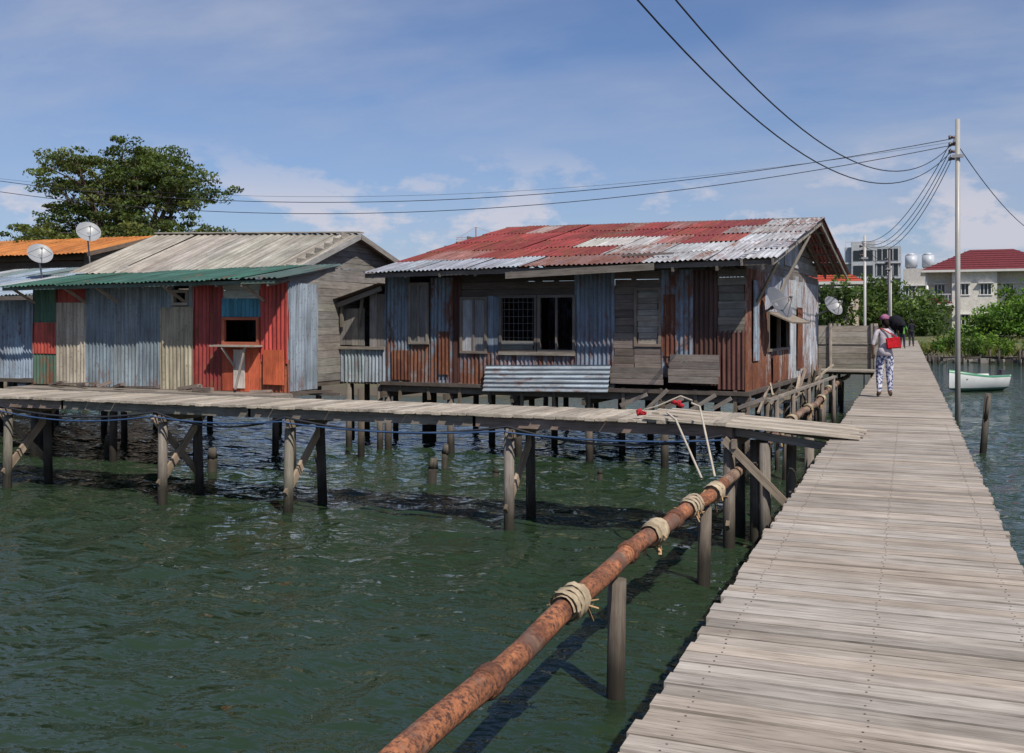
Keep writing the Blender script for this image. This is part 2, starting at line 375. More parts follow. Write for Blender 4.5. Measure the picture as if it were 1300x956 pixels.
mb.planks((-6.75,YF,.3),X_,Z_,.6,.7,(.24,.2,.18),.17); mb.planks((-6.75,YF,2.25),X_,Z_,.6,.35,(.17,.14,.13),.17)
mb.sheets((-6.15,YF-.02,.4),X_,Z_,.65,T-.4,BL,.46)
mb.sheets((-5.5,YF,.2),X_,Z_,.55,T-.2,BRN,.25)
mb.planks((-4.95,YF,1.3),X_,Z_,.55,1.3,(.24,.22,.2),.17)
mb.sheets((-4.95,YF-.01,.15),X_,Z_,.55,1.2,(.14,.06,.05),.35)
mb.planks((-5.95,YF-.14,.25),X_,Z_,1.05,.6,(.25,.22,.2),.15); mb.planks((-7.25,YF-.1,.2),X_,Z_,1.15,.36,(.25,.22,.2),.12)
mb.planks((-9.8,YF-.05,.05),X_,Z_,2.6,.12,(.2,.17,.15),.12)
mb.sheet((-7.25,YF-.28,.02),V((.02,0.25,1)),V((-1,0,-.02)),.6,3.0,(.40,.47,.53),.24,pitch=.1,rows=4)
mb.sheet((-12.8,YF-.05,.15),X_,Z_,.5,.7,RST,.62); mb.sheet((-11.5,YF-.06,.3),X_,Z_,.3,1.0,RST,.62); mb.sheet((-7.9,YF-.06,.1),X_,Z_,.45,.4,RST,.62)
mb.sheet((-6.1,YF-.05,.8),X_,Z_,.25,1.3,RST,.7)
XS=-4.41
mb.sheets((XS,20.3,.1),Y_,Z_,2.0,T,(.38,.24,.19),.60,sw=.7)
mb.sheets((XS,22.3,1.75),Y_,Z_,3.0,1.0,(.42,.47,.54),.38); mb.sheets((XS,22.3,.1),Y_,Z_,2.9,.8,(.42,.38,.37),.56)
mb.sheets((XS,22.3,.85),Y_,Z_,.35,.95,(.4,.2,.1),.8)
mb.sheets((XS,25.2,.1),Y_,Z_,4.9,T,(.48,.50,.54),.38)
mb.sheet((XS+.04,20.9,.7),Y_,Z_,.6,1.7,(.3,.38,.46),.44); mb.sheet((XS+.05,26.3,.3),Y_,Z_,.7,1.6,(.4,.2,.1),.8); mb.sheet((XS+.05,23.0,.15),Y_,Z_,.8,.6,(.4,.2,.1),.8)
mb.planks((XS,20.35,T),Y_,Z_,9.6,.4,(.25,.23,.21),.2)
for k in range(7):
    z0=T+.35+k*.16; hf=(4.02-z0)/1.32
    if hf<=0: break
    ya=25.8-5.4*hf; yb=25.8+4.6*hf
    mb.planks((XS+.005,ya,z0),Y_,Z_,yb-ya,.16,(.27,.26,.25),.16)
mb.sheet((XS+.05,22.8,T+.25),Y_,Z_,1.4,.55,(.36,.45,.54),.3); mb.sheet((XS+.05,24.6,T+.3),Y_,Z_,1.8,.8,(.45,.47,.5),.35)
mb.sheets((-4.41,30.1,.1),-X_,Z_,8.6,T,BL,.5,sw=.9); mb.sheets((-13.,30.1,.1),-Y_,Z_,9.8,T,BL2,.55,sw=.9)
for k in range(7):
    z0=T+.05+k*.18; hf=(4.1-z0)/1.5
    if hf<=0: break
    mb.planks((-13.0,25.8+4.6*hf,z0),-Y_,Z_,10.0*hf,.18,(.2,.18,.17),.18)
mb.build('walls',g)
mb=MB(RH)
def window(mb,x0,x1,z0,z1,y,fc=(.22,.17,.14),bars=0,hbars=0,glass=True,mull=1):
    t=.06
    mb.abox(x0,x1,y-.05,y+.03,z0,z0+t,fc); mb.abox(x0,x1,y-.05,y+.03,z1-t,z1,fc)
    mb.abox(x0,x0+t,y-.05,y+.03,z0+t,z1-t,fc); mb.abox(x1-t,x1,y-.05,y+.03,z0+t,z1-t,fc)
    for i in range(mull): 
        xm=x0+(x1-x0)*(i+1)/(mull+1); mb.abox(xm-.02,xm+.02,y-.04,y+.02,z0+t,z1-t,fc)
    for i in range(bars):
        xm=x0+(x1-x0)*(i+1)/(bars+1); mb.cyl((xm,y-.0,z0+t),(xm,y-.0,z1-t),.005,.005,(.12,.12,.12),PT,5)
    for i in range(hbars):
        zm=z0+(z1-z0)*(i+1)/(hbars+1); mb.cyl((x0+t,y,zm),(x1-t,y,zm),.005,.005,(.12,.12,.12),PT,5)
    if glass: mb.abox(x0+t,x1-t,y+.02,y+.028,z0+t,z1-t,(.02,.02,.02),GL)
window(mb,-9.95,-9.02,.85,2.12,YF,(.15,.13,.12),7,7,False,0)
window(mb,-9.0,-8.1,.85,2.12,YF,(.2,.18,.17),0,0,False,1)
mb.abox(-9.95,-8.1,YF-.09,YF+.05,.78,.85,(.3,.27,.24))
mb.planks((-9.9,YF-.02,.9),X_,Z_,.8,.2,(.20,.20,.20),.13)
window(mb,-6.75,-6.15,1.0,2.25,YF,(.25,.2,.17),0,0,True,0); mb.planks((-6.68,YF+.01,1.05),X_,Z_,.45,1.1,(.33,.3,.27),.12)
window(mb,-12.33,-11.8,1.0,2.45,YF-.02,(.28,.25,.23),0,0,False,1)
window(mb,-10.95,-10.25,.8,2.1,YF-.02,(.2,.17,.15),0,0,False,1)
for z in (.85,1.7): mb.abox(XS-.03,XS+.05,22.6,25.2,z,z+.06,(.25,.2,.17))
for yy in (22.6,23.9,25.15): mb.abox(XS-.03,XS+.05,yy,yy+.06,.9,1.75,(.25,.2,.17))
mb.box((XS+.28,23.9,1.62),Y_,V((.8,0,-.35)).normalized(),V((.35,0,.8)).normalized(),2.5,.6,.03,(.28,.24,.2))
mb.build('windows_and_doors',g)
mb=MB(RH)
def roof_slope(mb,eL,eR,rL,rR,nc,nr,colf,pitch=.11):
    eL,eR,rL,rR=map(V,(eL,eR,rL,rR))
    for j in range(nr):
        for i in range(nc):
            a0,a1=i/nc,(i+1)/nc; b0=j/nr; 
            P=lambda a,b:(eL.lerp(eR,a)).lerp(rL.lerp(rR,a),b)
            o=P(a0,b0);u=(P(a1,b0)-o);v=(P(a0,(j+1)/nr)-o)
            col,rust=colf((a0+a1)/2,j)
            n=u.normalized().cross(v.normalized())
            jj=U(0,.07) if j==0 else U(.05,.14)
            mb.sheet(o-u.normalized()*.03-v.normalized()*jj+n*(.010*(i%2)+.010*j+U(0,.004)),u,v,u.length+.06,v.length+jj,col,rust,pitch=pitch,amp=.016,rows=2,bend=.006)
def cf(a,j):
    x=-13.1+a*9.45
    if j==0 and x<-9.3: return tv((.38,.42,.48),.85,1.1),.28
    if j==0 and x<-6.2: return tv((.24,.14,.13),.8,1.2),.48
    if j==2 and -8.9<x<-7.3: return tv((.55,.54,.52),.9,1.1),.25
    if j==4 and -11.6<x<-10.8: return tv((.4,.3,.28),.9,1.1),.4
    if j==3 and x>-5.6: return tv((.42,.41,.42),.8,1.1),.42
    if j==2 and -6.0<x<-5.0: return tv((.3,.08,.06),.8,1.1),.4
    if x>-6.6+.35*j: return tv((.50,.51,.535),.72,1.12),U(.22,.48)
    if x>-7.4 and j==1: return (.42,.40,.40),.45
    if R()<.16: return tv((.36,.17,.15),.85,1.1),U(.35,.5)
    return tv(RED,.75,1.2),U(.33,.54)
roof_slope(mb,(-13.1,19.5,2.68),(-3.64,19.5,2.76),(-12.3,25.7,4.2),(-3.64,25.7,4.08),14,5,cf)
roof_slope(mb,(-3.64,30.9,2.95),(-13.1,30.9,2.95),(-3.64,25.7,4.08),(-12.3,25.7,4.2),12,4,lambda a,j:(tv(RED,.8,1.2),U(.3,.5)))
mb.build('roof_sheets',g)
mb=MB(RH)
mb.beam((-12.35,25.7,4.22),(-3.6,25.7,4.11),.22,.03,(.3,.28,.28))
mb.beam((-13.1,19.58,2.6),(-3.7,19.58,2.68),.04,.1,(.17,.15,.14))
mb.beam((-9.4,19.46,2.53),(-6.05,19.42,2.64),.03,.14,(.2,.18,.16))
for i in range(11):
    x=-12.9+i*.9; mb.beam((x,19.55,2.58),(x,25.6,4.0),.05,.09,(.2,.18,.16)); mb.beam((x,30.8,2.86),(x,25.8,4.0),.05,.09,(.2,.18,.16))
for x in (-3.7,-4.3):
    mb.beam((x,19.5,2.68),(x,25.7,4.0),.04,.12,(.33,.3,.28)); mb.beam((x,30.9,2.87),(x,25.7,4.0),.04,.12,(.25,.23,.2))
for k in range(7): 
    yy=20+k*.95; zz=2.7+(yy-19.5)/6.2*1.32; mb.beam((-4.5,yy,zz-.04),(-3.66,yy,zz-.04),.05,.05,(.3,.28,.25))
for k in range(5):
    yy=26.4+k*1.0; zz=4.0-(yy-25.7)/5.2*1.12; mb.beam((-4.5,yy,zz-.04),(-3.66,yy,zz-.04),.05,.05,(.25,.22,.2))
mb.beam((-4.38,21.3,1.9),(-3.75,20.3,2.72),.05,.06,(.5,.47,.42)); mb.beam((-4.38,24.,2.2),(-3.7,24.,3.55),.05,.06,(.4,.37,.33))
for (x,j) in ((-7.0,.5),(-9.5,4.3)):
    yy=19.7+j; zz=2.72+(yy-19.5)/6.2*1.36; mb.beam((x,yy,zz+.06),(x+U(.9,1.6),yy+U(-.2,.2),zz+.07),.07,.035,(.25,.22,.2))
mb.build('roof_timbers',g)
mb=MB(RH)
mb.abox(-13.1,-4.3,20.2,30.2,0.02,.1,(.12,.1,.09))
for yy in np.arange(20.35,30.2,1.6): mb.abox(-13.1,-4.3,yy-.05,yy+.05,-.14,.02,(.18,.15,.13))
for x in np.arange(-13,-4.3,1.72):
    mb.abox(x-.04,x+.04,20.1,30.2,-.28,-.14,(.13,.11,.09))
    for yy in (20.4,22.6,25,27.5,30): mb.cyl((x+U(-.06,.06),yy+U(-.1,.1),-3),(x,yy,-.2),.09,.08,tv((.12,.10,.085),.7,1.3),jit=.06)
for x in np.arange(-12.6,-4.5,.8): mb.beam((x,20.3,-.3-U(0,.3)),(x+U(-.05,.05),20.28,.12),.07,.05,(.2,.17,.14))
for k in range(6): 
    x=-7+k*.5; mb.beam((x,20.1,U(-.4,-.1)),(x+U(.3,.7),20.12,U(-.1,.2)),.04,.08,(.25,.22,.2))
for k in range(16):
    yy=U(20.4,29); mb.beam((XS+U(.05,.5),yy,U(-.9,-.1)),(XS+U(.05,.6),yy+U(-.4,1.6),U(-.3,.45)),U(.03,.06),U(.03,.1),tv((.33,.28,.23),.6,1.3))
for yy in (21,23,25.2,27.4,29.6): mb.cyl((XS+.55,yy,-3),(XS+.5,yy,.0),.06,.05,(.2,.17,.15))
mb.beam((XS+.5,20.2,-.05),(XS+.5,30,-.05),.08,.06,(.3,.27,.24))
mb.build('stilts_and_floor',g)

def dish(name,c,d,dia,mast_to,col=(.45,.46,.47)):
    gg=empty(name,c); mb=MB(); c=V(c); d=V(d).normalized(); up=V((0,0,1)); x=up.cross(d).normalized(); y=d.cross(x)
    rr=5; seg=24; rad=dia/2; b0=len(mb.v); mb.add(c-d*rad*.28)
    for i in range(1,rr+1):
        for k in range(seg):
            t=2*math.pi*k/seg; q=i/rr; mb.add(c+(x*math.cos(t)+y*math.sin(t)*1.05)*rad*q-d*rad*.28*(1-q*q))
    cc=(*col,1)
    for k in range(seg): mb.face([b0,b0+1+k,b0+1+(k+1)%seg],[(0,0)]*3,cc,SM,True)
    for i in range(rr-1):
        for k in range(seg):
            a=b0+1+i*seg; mb.face([a+k,a+seg+k,a+seg+(k+1)%seg,a+(k+1)%seg],[(0,0)]*4,cc,SM,True)
    mb.build('reflector',gg); mb=MB()
    f=c+d*rad*.9-y*rad*.1
    mb.cyl(c-y*rad,f,.012,.012,(.2,.2,.2),SM,6); mb.cyl(f,f-d*.08,.03,.03,(.3,.3,.3),SM,8)
    mb.cyl(c+x*rad*.9,f,.008,.008,(.2,.2,.2),SM,6); mb.cyl(c-x*rad*.9,f,.008,.008,(.2,.2,.2),SM,6)
    mb.cyl(c-d*rad*.25,c-d*rad*.7,.05,.04,(.2,.2,.2),SM,8); mb.cyl(c-d*rad*.6,V(mast_to),.025,.025,(.25,.25,.25),SM,8)
    mb.build('arm_and_mast',gg)
p=RH@V((-4.0,21.9,1.95)); q=RH@V((-4.38,21.9,1.7)); dish('satellite_dish',p,(.75,-.35,.5),.75,q,(.11,.115,.13))
p=RH@V((-3.9,29.6,2.0)); q=RH@V((-4.4,29.6,1.7)); dish('satellite_dish',p,(.6,-.5,.5),.6,q,(.2,.2,.22))
dish('satellite_dish',(-22.6,21,3.45),(.65,-.4,.6),.68,(-22.7,21.2,2.6),(.28,.29,.30)); dish('satellite_dish',(-25.8,26,4.6),(.65,-.45,.55),.8,(-25.9,26.2,3.2),(.28,.29,.30))

# annex shed
g=empty('wooden_shed',RH@V((-14,21,0))); mb=MB(RH)
mb.planks((-14.95,20.32,.95),X_,Z_,.25,.75,(.26,.25,.23),.12,vert=True); mb.planks((-14.7,20.3,.95),X_,Z_,1.1,.9,(.33,.32,.31),.2,vert=True)
mb.planks((-13.45,20.3,.9),X_,Z_,.42,1.3,(.3,.29,.28),.21,vert=True)
mb.sheets((-14.8,20.28,.1),X_,Z_,1.78,.8,(.42,.48,.55),.26,sw=.6)
mb.abox(-15.0,-13.,20.2,20.26,.86,.93,(.3,.27,.24)); mb.beam((-15.0,20.35,-.3),(-15.0,20.35,1.75),.1,.1,(.28,.25,.22))
mb.planks((-14.95,23,.1),-Y_,Z_,2.7,1.6,(.2,.18,.17),.16)
mb.beam((-15.5,20.1,1.55),(-13.0,20.1,2.32),.05,.11,(.26,.24,.22))
mb.beam((-14.2,20.2,1.4),(-14.2,20.2,2.0),.07,.07,(.2,.18,.15)); mb.beam((-13.7,20.2,1.4),(-13.6,20.2,2.1),.06,.06,(.2,.18,.15))
mb.build('walls',g); mb=MB(RH)
for i in range(5):
    y0=19.95+i*.62; mb.sheet((-15.85,y0+.64,1.62+.012*(i%2)),-Y_,V((2.85,0,.82)),.66,2.97,(.16,.15,.15),.5,rows=3)
mb.build('roof',g); mb=MB(RH)
mb.abox(-15,-13.1,20.3,23,.02,.1,DWOOD)
for x in (-15,-14.1,-13.2):
    for yy in (20.35,22.5): mb.cyl((x,yy,-3),(x,yy,.05),.08,.07,(.17,.15,.13),jit=.06)
mb.build('stilts_and_floor',g)

# ------------------------------------------------------------------ house 2
g=empty('stilt_house',(-15,20,0)); mb=MB(); Y2=17.0
def S(x0,x1,z0,z1,col,rust,dy=0,**k): mb.sheets((x0,Y2-dy,z0),X_,Z_,x1-x0,z1-z0,col,rust,**k)
CRM=(.55,.50,.40); B2=(.27,.345,.39); RD=(.42,.07,.05); GRN=(.06,.17,.11)
S(-18.5,-17.8,1.5,2.35,GRN,.28); S(-18.5,-17.8,.8,1.5,RD,.28); S(-18.5,-17.8,.1,.8,(.10,.18,.13),.35)
S(-17.8,-16.92,1.9,2.35,RD,.28); S(-17.8,-16.92,.1,1.95,CRM,.22,.02)
S(-16.92,-16.1,.1,2.35,B2,.25); S(-16.1,-14.85,.1,2.35,(.30,.375,.42),.22,.01)
S(-14.85,-14.01,.1,1.85,(.5,.46,.33),.22,.02); S(-14.85,-14.55,1.85,2.35,B2,.3); S(-14.12,-14.01,1.85,2.35,B2,.4)
S(-14.01,-13.25,.1,2.35,(.36,.055,.05),.33,sw=.4)
S(-13.25,-12.33,1.62,2.0,(.06,.26,.38),.1,.0); mb.planks((-13.25,Y2,2.0),X_,Z_,.92,.35,(.5,.55,.55),.17)
mb.planks((-13.25,Y2-.01,.1),X_,Z_,.92,.95,(.55,.12,.06),.46,vert=True); mb.planks((-12.95,Y2-.035,.15),X_,Z_,.28,.8,(.62,.58,.54),.28,vert=True)
S(-12.33,-11.62,.7,2.35,(.48,.07,.055),.27,.01,sw=.36); S(-12.33,-11.62,.1,.75,(.5,.13,.06),.38)
mb.planks((-12.2,Y2-.06,.25),X_,Z_,.5,.7,(.5,.11,.05),.25,vert=True)
mb.sheets((-11.62,Y2,.1),Y_,Z_,1.0,2.2,(.34,.41,.48),.28); mb.sheets((-11.62,18.0,.1),-X_,Z_,1.4,2.2,(.3,.3,.3),.3)
mb.planks((-13.0,18.0,.1),Y_,Z_,6,2.6,(.27,.255,.24),.18)
for k in range(8):
    z0=2.68+k*.15; 
    if z0>3.68: break
    ya=18.7+(z0-2.6)/1.15*3.0; yb=24.0-(z0-3.1)/.6*2.3 if z0>3.1 else 24.0
    mb.planks((-13.0,ya,z0),Y_,Z_,max(.1,yb-ya),.15,(.29,.27,.25),.15)
mb.sheets((-18.5,24,.1),-Y_,Z_,7,2.3,B2,.4); mb.sheets((-13,24,.1),-X_,Z_,5.6,2.6,B2,.4)
mb.planks((-19.0,18.75,2.3),X_,Z_,6,.4,(.14,.12,.11),.2)
mb.build('walls',g)
mb=MB()
window(mb,-13.25,-12.33,1.05,1.62,Y2,(.4,.12,.07),0,0,False,0)
mb.box((-12.8,Y2-.17,1.03),X_,Y_,Z_,1.1,.3,.035,(.42,.38,.33)); mb.beam((-13.05,Y2-.3,1.0),(-12.9,Y2-.03,.55),.03,.04,LWOOD)
mb.beam((-12.75,Y2-.25,.15),(-12.5,Y2-.24,1.05),.04,.03,LWOOD)
window(mb,-14.55,-14.12,1.87,2.2,Y2,(.35,.33,.3),3,0,False,0)
for x in (-18.4,-16.9,-16.0,-14.2,-12.2): mb.beam((x,16.95,1.95),(x-.1,16.35,2.3),.04,.05,(.35,.3,.25))
for k in range(14):
    x=U(-18,-10.8); mb.beam((x,U(16.5,16.9),.13),(x+U(.3,1.4),U(16.4,16.8),.13+U(0,.12)),U(.04,.1),U(.03,.07),tv((.24,.2,.17),.5,1.4))
mb.build('windows_and_brackets',g)
mb=MB()
roof_slope(mb,(-18.7,16.3,2.30),(-11.45,16.3,2.38),(-18.7,18.9,2.72),(-11.6,18.9,2.78),9,1,lambda a,j:(tv((.06,.15,.11),.8,1.15) if a<.9 else (.10,.15,.13),.28),.12)
roof_slope(mb,(-19.0,18.5,2.72),(-12.75,18.5,2.58),(-19.1,21.7,3.92),(-12.75,21.7,3.72),9,1,lambda a,j:(tv((.42,.395,.33),.94,1.05),.12),.2)
roof_slope(mb,(-12.75,24.3,3.0),(-19.,24.3,3.05),(-12.75,21.7,3.72),(-19.1,21.7,3.92),10,1,lambda a,j:((.4,.38,.33),.2),.2)
mb.build('roof_sheets',g); mb=MB()
mb.beam((-19.1,21.7,3.95),(-12.7,21.7,3.76),.25,.03,(.40,.38,.34))
mb.beam((-12.72,18.5,2.53),(-12.72,21.7,3.66),.03,.13,(.36,.36,.36)); mb.beam((-12.72,24.3,2.95),(-12.72,21.7,3.66),.03,.13,(.3,.28,.26))
mb.beam((-18.7,16.36,2.25),(-11.5,16.36,2.31),.04,.07,(.10,.15,.13))
for i in range(12): 
    x=-18.5+i*.62; mb.beam((x,16.35,2.25),(x,18.8,2.66),.04,.06,(.25,.22,.2))
mb.build('roof_timbers',g); mb=MB()
mb.abox(-18.6,-11.6,16.95,18.,.0,.09,DWOOD); mb.abox(-18.6,-13,18.,24,.0,.09,DWOOD); mb.abox(-18.6,-11.5,16.35,16.95,-.05,.08,(.28,.25,.22))
for x in np.arange(-18.5,-11.5,2.3):
    for yy in (17.05,19.8,23.2): mb.cyl((x+U(-.08,.08),yy,-3),(x,yy,0),.085,.08,tv((.12,.1,.085),.7,1.2),jit=.06)
mb.build('stilts_and_floor',g)

# ------------------------------------------------------------------ house 3 / 4 far left
g=empty('stilt_house',(-22,21,0)); mb=MB()
mb.sheets((-26,18.9,.1),X_,Z_,6.5,2.1,(.36,.45,.54),.22); mb.sheets((-19.5,18.9,.1),Y_,Z_,4,2.2,(.2,.18,.17),.4); mb.sheets((-26,23,.1),-Y_,Z_,4,2.2,B2,.4); mb.sheets((-19.5,23,.1),-X_,Z_,6.5,2.4,B2,.4)
mb.planks((-19.45,18.95,.1),Y_,Z_,2,1.9,(.1,.09,.085),.2)
mb.build('walls',g); mb=MB()
roof_slope(mb,(-26,18.2,2.15),(-19.2,18.2,2.2),(-26,23.2,3.15),(-19.2,23.2,3.15),9,3,lambda a,j:(random.choice([(.36,.45,.54),(.28,.36,.45),(.42,.46,.48),(.2,.26,.26)]),.28))
mb.build('roof_sheets',g); mb=MB()
mb.abox(-26,-19.5,18.8,23.2,0,.09,DWOOD)
for x in np.arange(-26,-19.4,1.9):
    for yy in (18.9,21,23): mb.cyl((x,yy,-3),(x,yy,0),.085,.08,(.13,.11,.095),jit=.06)
mb.beam((-26,18.1,2.05),(-19.2,18.1,2.12),.04,.1,(.15,.13,.12)); mb.build('stilts_and_timbers',g)
g=empty('wooden_house',(-34,31,0)); mb=MB()
mb.planks((-42,28,0),X_,Z_,14,4.0,(.2,.15,.12),.2); mb.planks((-28,28,0),Y_,Z_,6,4.1,(.26,.22,.19),.2)
for k in range(4): mb.planks((-28,28.3+k*.7,4.1+k*.15),Y_,Z_,5.4-1.4*k,.15,(.26,.22,.19),.15)
mb.planks((-42,34,0),X_,Z_,14,4.0,(.2,.15,.12),.25); mb.build('walls',g); mb=MB()
roof_slope(mb,(-43,27.3,3.95),(-27.2,27.3,4.0),(-43,31,4.95),(-27.2,31,4.9),18,1,lambda a,j:(tv((.62,.24,.06),.9,1.1),.18),.2)
roof_slope(mb,(-27.2,34.7,4.0),(-43,34.7,4.),(-27.2,31,4.9),(-43,31,4.95),18,1,lambda a,j:((.6,.2,.06),.1),.2)
mb.beam((-27.15,27.3,3.95),(-27.15,31,4.85),.03,.15,(.2,.15,.12)); mb.beam((-27.15,34.7,3.95),(-27.15,31,4.85),.03,.15,(.2,.15,.12))
mb.build('roof',g); mb=MB()
for x in np.arange(-42,-27.9,2):
    for yy in (28.1,31,33.9): mb.cyl((x,yy,-3),(x,yy,0),.1,.1,(.17,.15,.13))
mb.build('stilts',g)

# ------------------------------------------------------------------ wooden pen by the walk
g=empty('wooden_pen',(-2.4,38,0)); mb=MB()
mb.planks((-3.9,35.8,-.1),X_,Z_,2.8,1.5,(.33,.31,.27),.2); mb.planks((-1.1,35.8,-.1),Y_,Z_,4.6,1.5,(.28,.26,.23),.2)
mb.planks((-3.9,40.4,-.1),X_,Z_,2.8,1.5,(.25,.23,.2),.2); mb.planks((-3.9,40.4,-.1),-Y_,Z_,4.6,1.5,(.25,.23,.2),.2)
mb.abox(-4,-1.0,35.7,40.5,-.25,-.12,(.22,.2,.18)); mb.abox(-3.9,-1.05,35.75,40.45,.75,.78,(.1,.09,.08))
for x in (-3.9,-2.5,-1.15):
    for yy in (35.72,38,40.3): mb.cyl((x,yy,-3),(x,yy,1.48),.06,.055,(.25,.22,.19))
mb.abox(-4.2,-.9,34.6,35.7,-.12,-.06,(.35,.32,.28))
mb.build('plank_walls',g)

# ------------------------------------------------------------------ poles & lines
def upole(x,y,h,z0,r,col,arm=True):
    gg=empty('utility_pole',(x,y,z0)); mb=MB(); mb.cyl((x,y,z0-1.5),(x,y,h),r,r*.8,col,SM,14); mb.build('shaft',gg)
    mb=MB(); mb.abox(x-.14,x-.06,y-.35,y+.35,h-.75,h-.66,(.25,.25,.26),SM); mb.abox(x-.16,x+.16,y-.12,y-.04,h-1.2,h-1.1,(.3,.3,.3),SM)
    for k in range(4):
        zz=h-.55-k*.22; mb.cyl((x-.2,y,zz),(x-.08,y,zz),.04,.05,(.08,.05,.04),SM,10); mb.cyl((x-.22,y,zz-.06),(x-.22,y,zz+.06),.045,.045,(.12,.1,.1),SM,10)
    mb.build('insulators',gg)
PX,PY=1.4,33.7
upole(PX,PY,7.8,WATER,.085,(.36,.345,.32)); upole(-2.06,53,5.9,WATER,.08,(.42,.4,.38)); upole(-1.1,64,5.9,WATER,.09,(.1,.09,.09))
upole(-4.74,3,9.9,WATER,.1,(.42,.4,.38)); upole(-37.9,28,8.2,WATER,.1,(.4,.38,.36)); upole(8.65,68,7.0,WATER,.1,(.4,.38,.36)); upole(-1.3,82,5.9,WATER,.08,(.4,.38,.36))
def line(a,b,s,r=.014): curve('power_line',sagline(a,b,s),r,M_WIRE,None)
line((PX-.2,PY,7.0),(-4.74,3,9.1),3.1,.012); line((PX-.2,PY,6.8),(-5.1,3,9.0),3.25,.012)
line((PX-.2,PY,7.2),(-37.9,28,7.9),1.75,.012); line((PX-.2,PY,7.0),(-37.9,28,7.5),1.85,.012); line((PX-.2,PY,7.1),(-37.9,28,7.9),1.5,.005)
line((PX,PY,7.0),(8.65,68,6.6),1.0,.014)
for z1,s in ((7.1,.9),(6.9,1.1),(6.7,1.2),(6.5,1.3)): line((PX-.2,PY,z1),(-2.2,53,5.6-.2*(7.1-z1)),s,.012)
line((-2.1,53,5.5),(-1.2,64,5.4),.4,.012); line((-2.1,53,5.3),(-1.2,64,5.2),.45,.012); line((-1.2,64,5.4),(-1.4,82,5.4),.5,.012)

# ------------------------------------------------------------------ terrain, water
def shore(x):
    t=min(1,max(0,(x+16)/9)); t=t*t*(3-2*t); return 36+(86-36)*t+2.0*noise.noise(V((x*.12,3.3,0)))+.8*noise.noise(V((x*.6,1.3,0)))
xs=list(np.concatenate([[-3000,-1500,-700,-350,-200,-140,-100],np.arange(-80,60,1.6),[60,75,100,150,300,700,1500,3000]]))
ys=list(np.concatenate([[-3000,-1000,-300,-80,0,15,25],np.arange(30,150,1.6),[150,170,200,260,400,700,1300,3000]]))
vv=[];ff=[]
for y in ys:
    for x in xs:
        s=y-shore(x); t=min(1,max(0,(s+5)/13)); t=t*t*(3-2*t)
        z=-3.2+3.3*t+ (.25*noise.noise(V((x*.25,y*.25,0))) if 0<t else 0)+(.35*t*noise.noise(V((x*.08,y*.08,5))))
        vv.append((x,y,z))
nx=len(xs)
for j in range(len(ys)-1):
    for i in range(nx-1): a=j*nx+i; ff.append((a,a+1,a+nx+1,a+nx))
me=bpy.data.meshes.new('ground'); me.from_pydata(vv,[],ff); me.polygons.foreach_set('use_smooth',[True]*len(ff))
ob=bpy.data.objects.new('ground',me); sc.collection.objects.link(ob)
m,nt,b=newmat('grassy_ground'); tc=N(nt,'ShaderNodeTexCoord').outputs['Object']
n=noise_(nt,tc,.35,6,.6); n2=noise_(nt,tc,3,6,.7)
c=mix(nt,ramp(nt,n,.4,.6),(.07,.10,.03,1),(.15,.14,.06,1)); c=mix(nt,ramp(nt,n2,.45,.7),c,(.13,.105,.07,1))
sx=N(nt,'ShaderNodeSeparateXYZ'); nt.links.new(tc,sx.inputs[0])
c=mix(nt,ramp(nt,math_(nt,'ADD',math_(nt,'ADD',sx.outputs[2],1.3),math_(nt,'MULTIPLY',n2,.3)),.15,.45),(.09,.075,.055,1),c)
nt.links.new(c,b.inputs['Base Color']); b.inputs['Roughness'].default_value=.95; bump(nt,b,n2,.7,.1); me.materials.append(m)

wx=list(np.concatenate([[-2500,-900,-300,-120,-60],np.arange(-30,12,.12),[14,25,60,160,500,2500]]))
wy=list(np.concatenate([[-2500,-500,-60,-10],np.arange(2,34,.12),np.arange(34,100,1.2),[140,400,2500]]))
nx=len(wx); A=np.array([(x,y) for y in wy for x in wx])
X,Yv=A[:,0],A[:,1]
zz=np.zeros(len(A))
for k in range(34):
    th=math.radians(200)+np.random.normal(0,.8); lam=np.random.uniform(.45,1.5); am=.0044*lam
    kx=2*math.pi/lam; ph=np.random.uniform(0,6.28)
    s=np.sin(kx*(X*math.cos(th)+Yv*math.sin(th))+ph+.7*np.sin(X*.6+k*1.7)+.7*np.sin(Yv*.5+k*2)+.4*np.sin(X*1.3+Yv*.9+k)); zz+=am*(s+.3*s*s)
fade=np.clip((60-np.abs(Yv))/40,0,1)*np.clip((45-np.abs(X+9))/25,0,1); zz*=fade; zz-=zz.mean()
vv=[(X[i],Yv[i],WATER+zz[i]) for i in range(len(A))]
ff=[(j*nx+i,j*nx+i+1,(j+1)*nx+i+1,(j+1)*nx+i) for j in range(len(wy)-1) for i in range(nx-1)]
me=bpy.data.meshes.new('water'); me.from_pydata(vv,[],ff); me.polygons.foreach_set('use_smooth',[True]*len(ff))
ob=bpy.data.objects.new('water',me); sc.collection.objects.link(ob)
m,nt,b=newmat('sea_water'); tc=N(nt,'ShaderNodeTexCoord').outputs['Object']
n=noise_(nt,tc,.15,3,.5); c=mix(nt,n,(.015,.030,.015,1),(.025,.043,.022,1)); nt.links.new(c,b.inputs['Base Color'])
b.inputs['Roughness'].default_value=.03; b.inputs['IOR'].default_value=1.333; b.inputs['Specular IOR Level'].default_value=.5
w1=noise_(nt,tc,2.4,2,.45,(1,1.5,1)); w2=noise_(nt,tc,7.0,3,.5,(1,1.4,1)); h=math_(nt,'ADD',math_(nt,'MULTIPLY',w1,.85),math_(nt,'MULTIPLY',w2,.15))
bump(nt,b,h,.85,.14); me.materials.append(m)

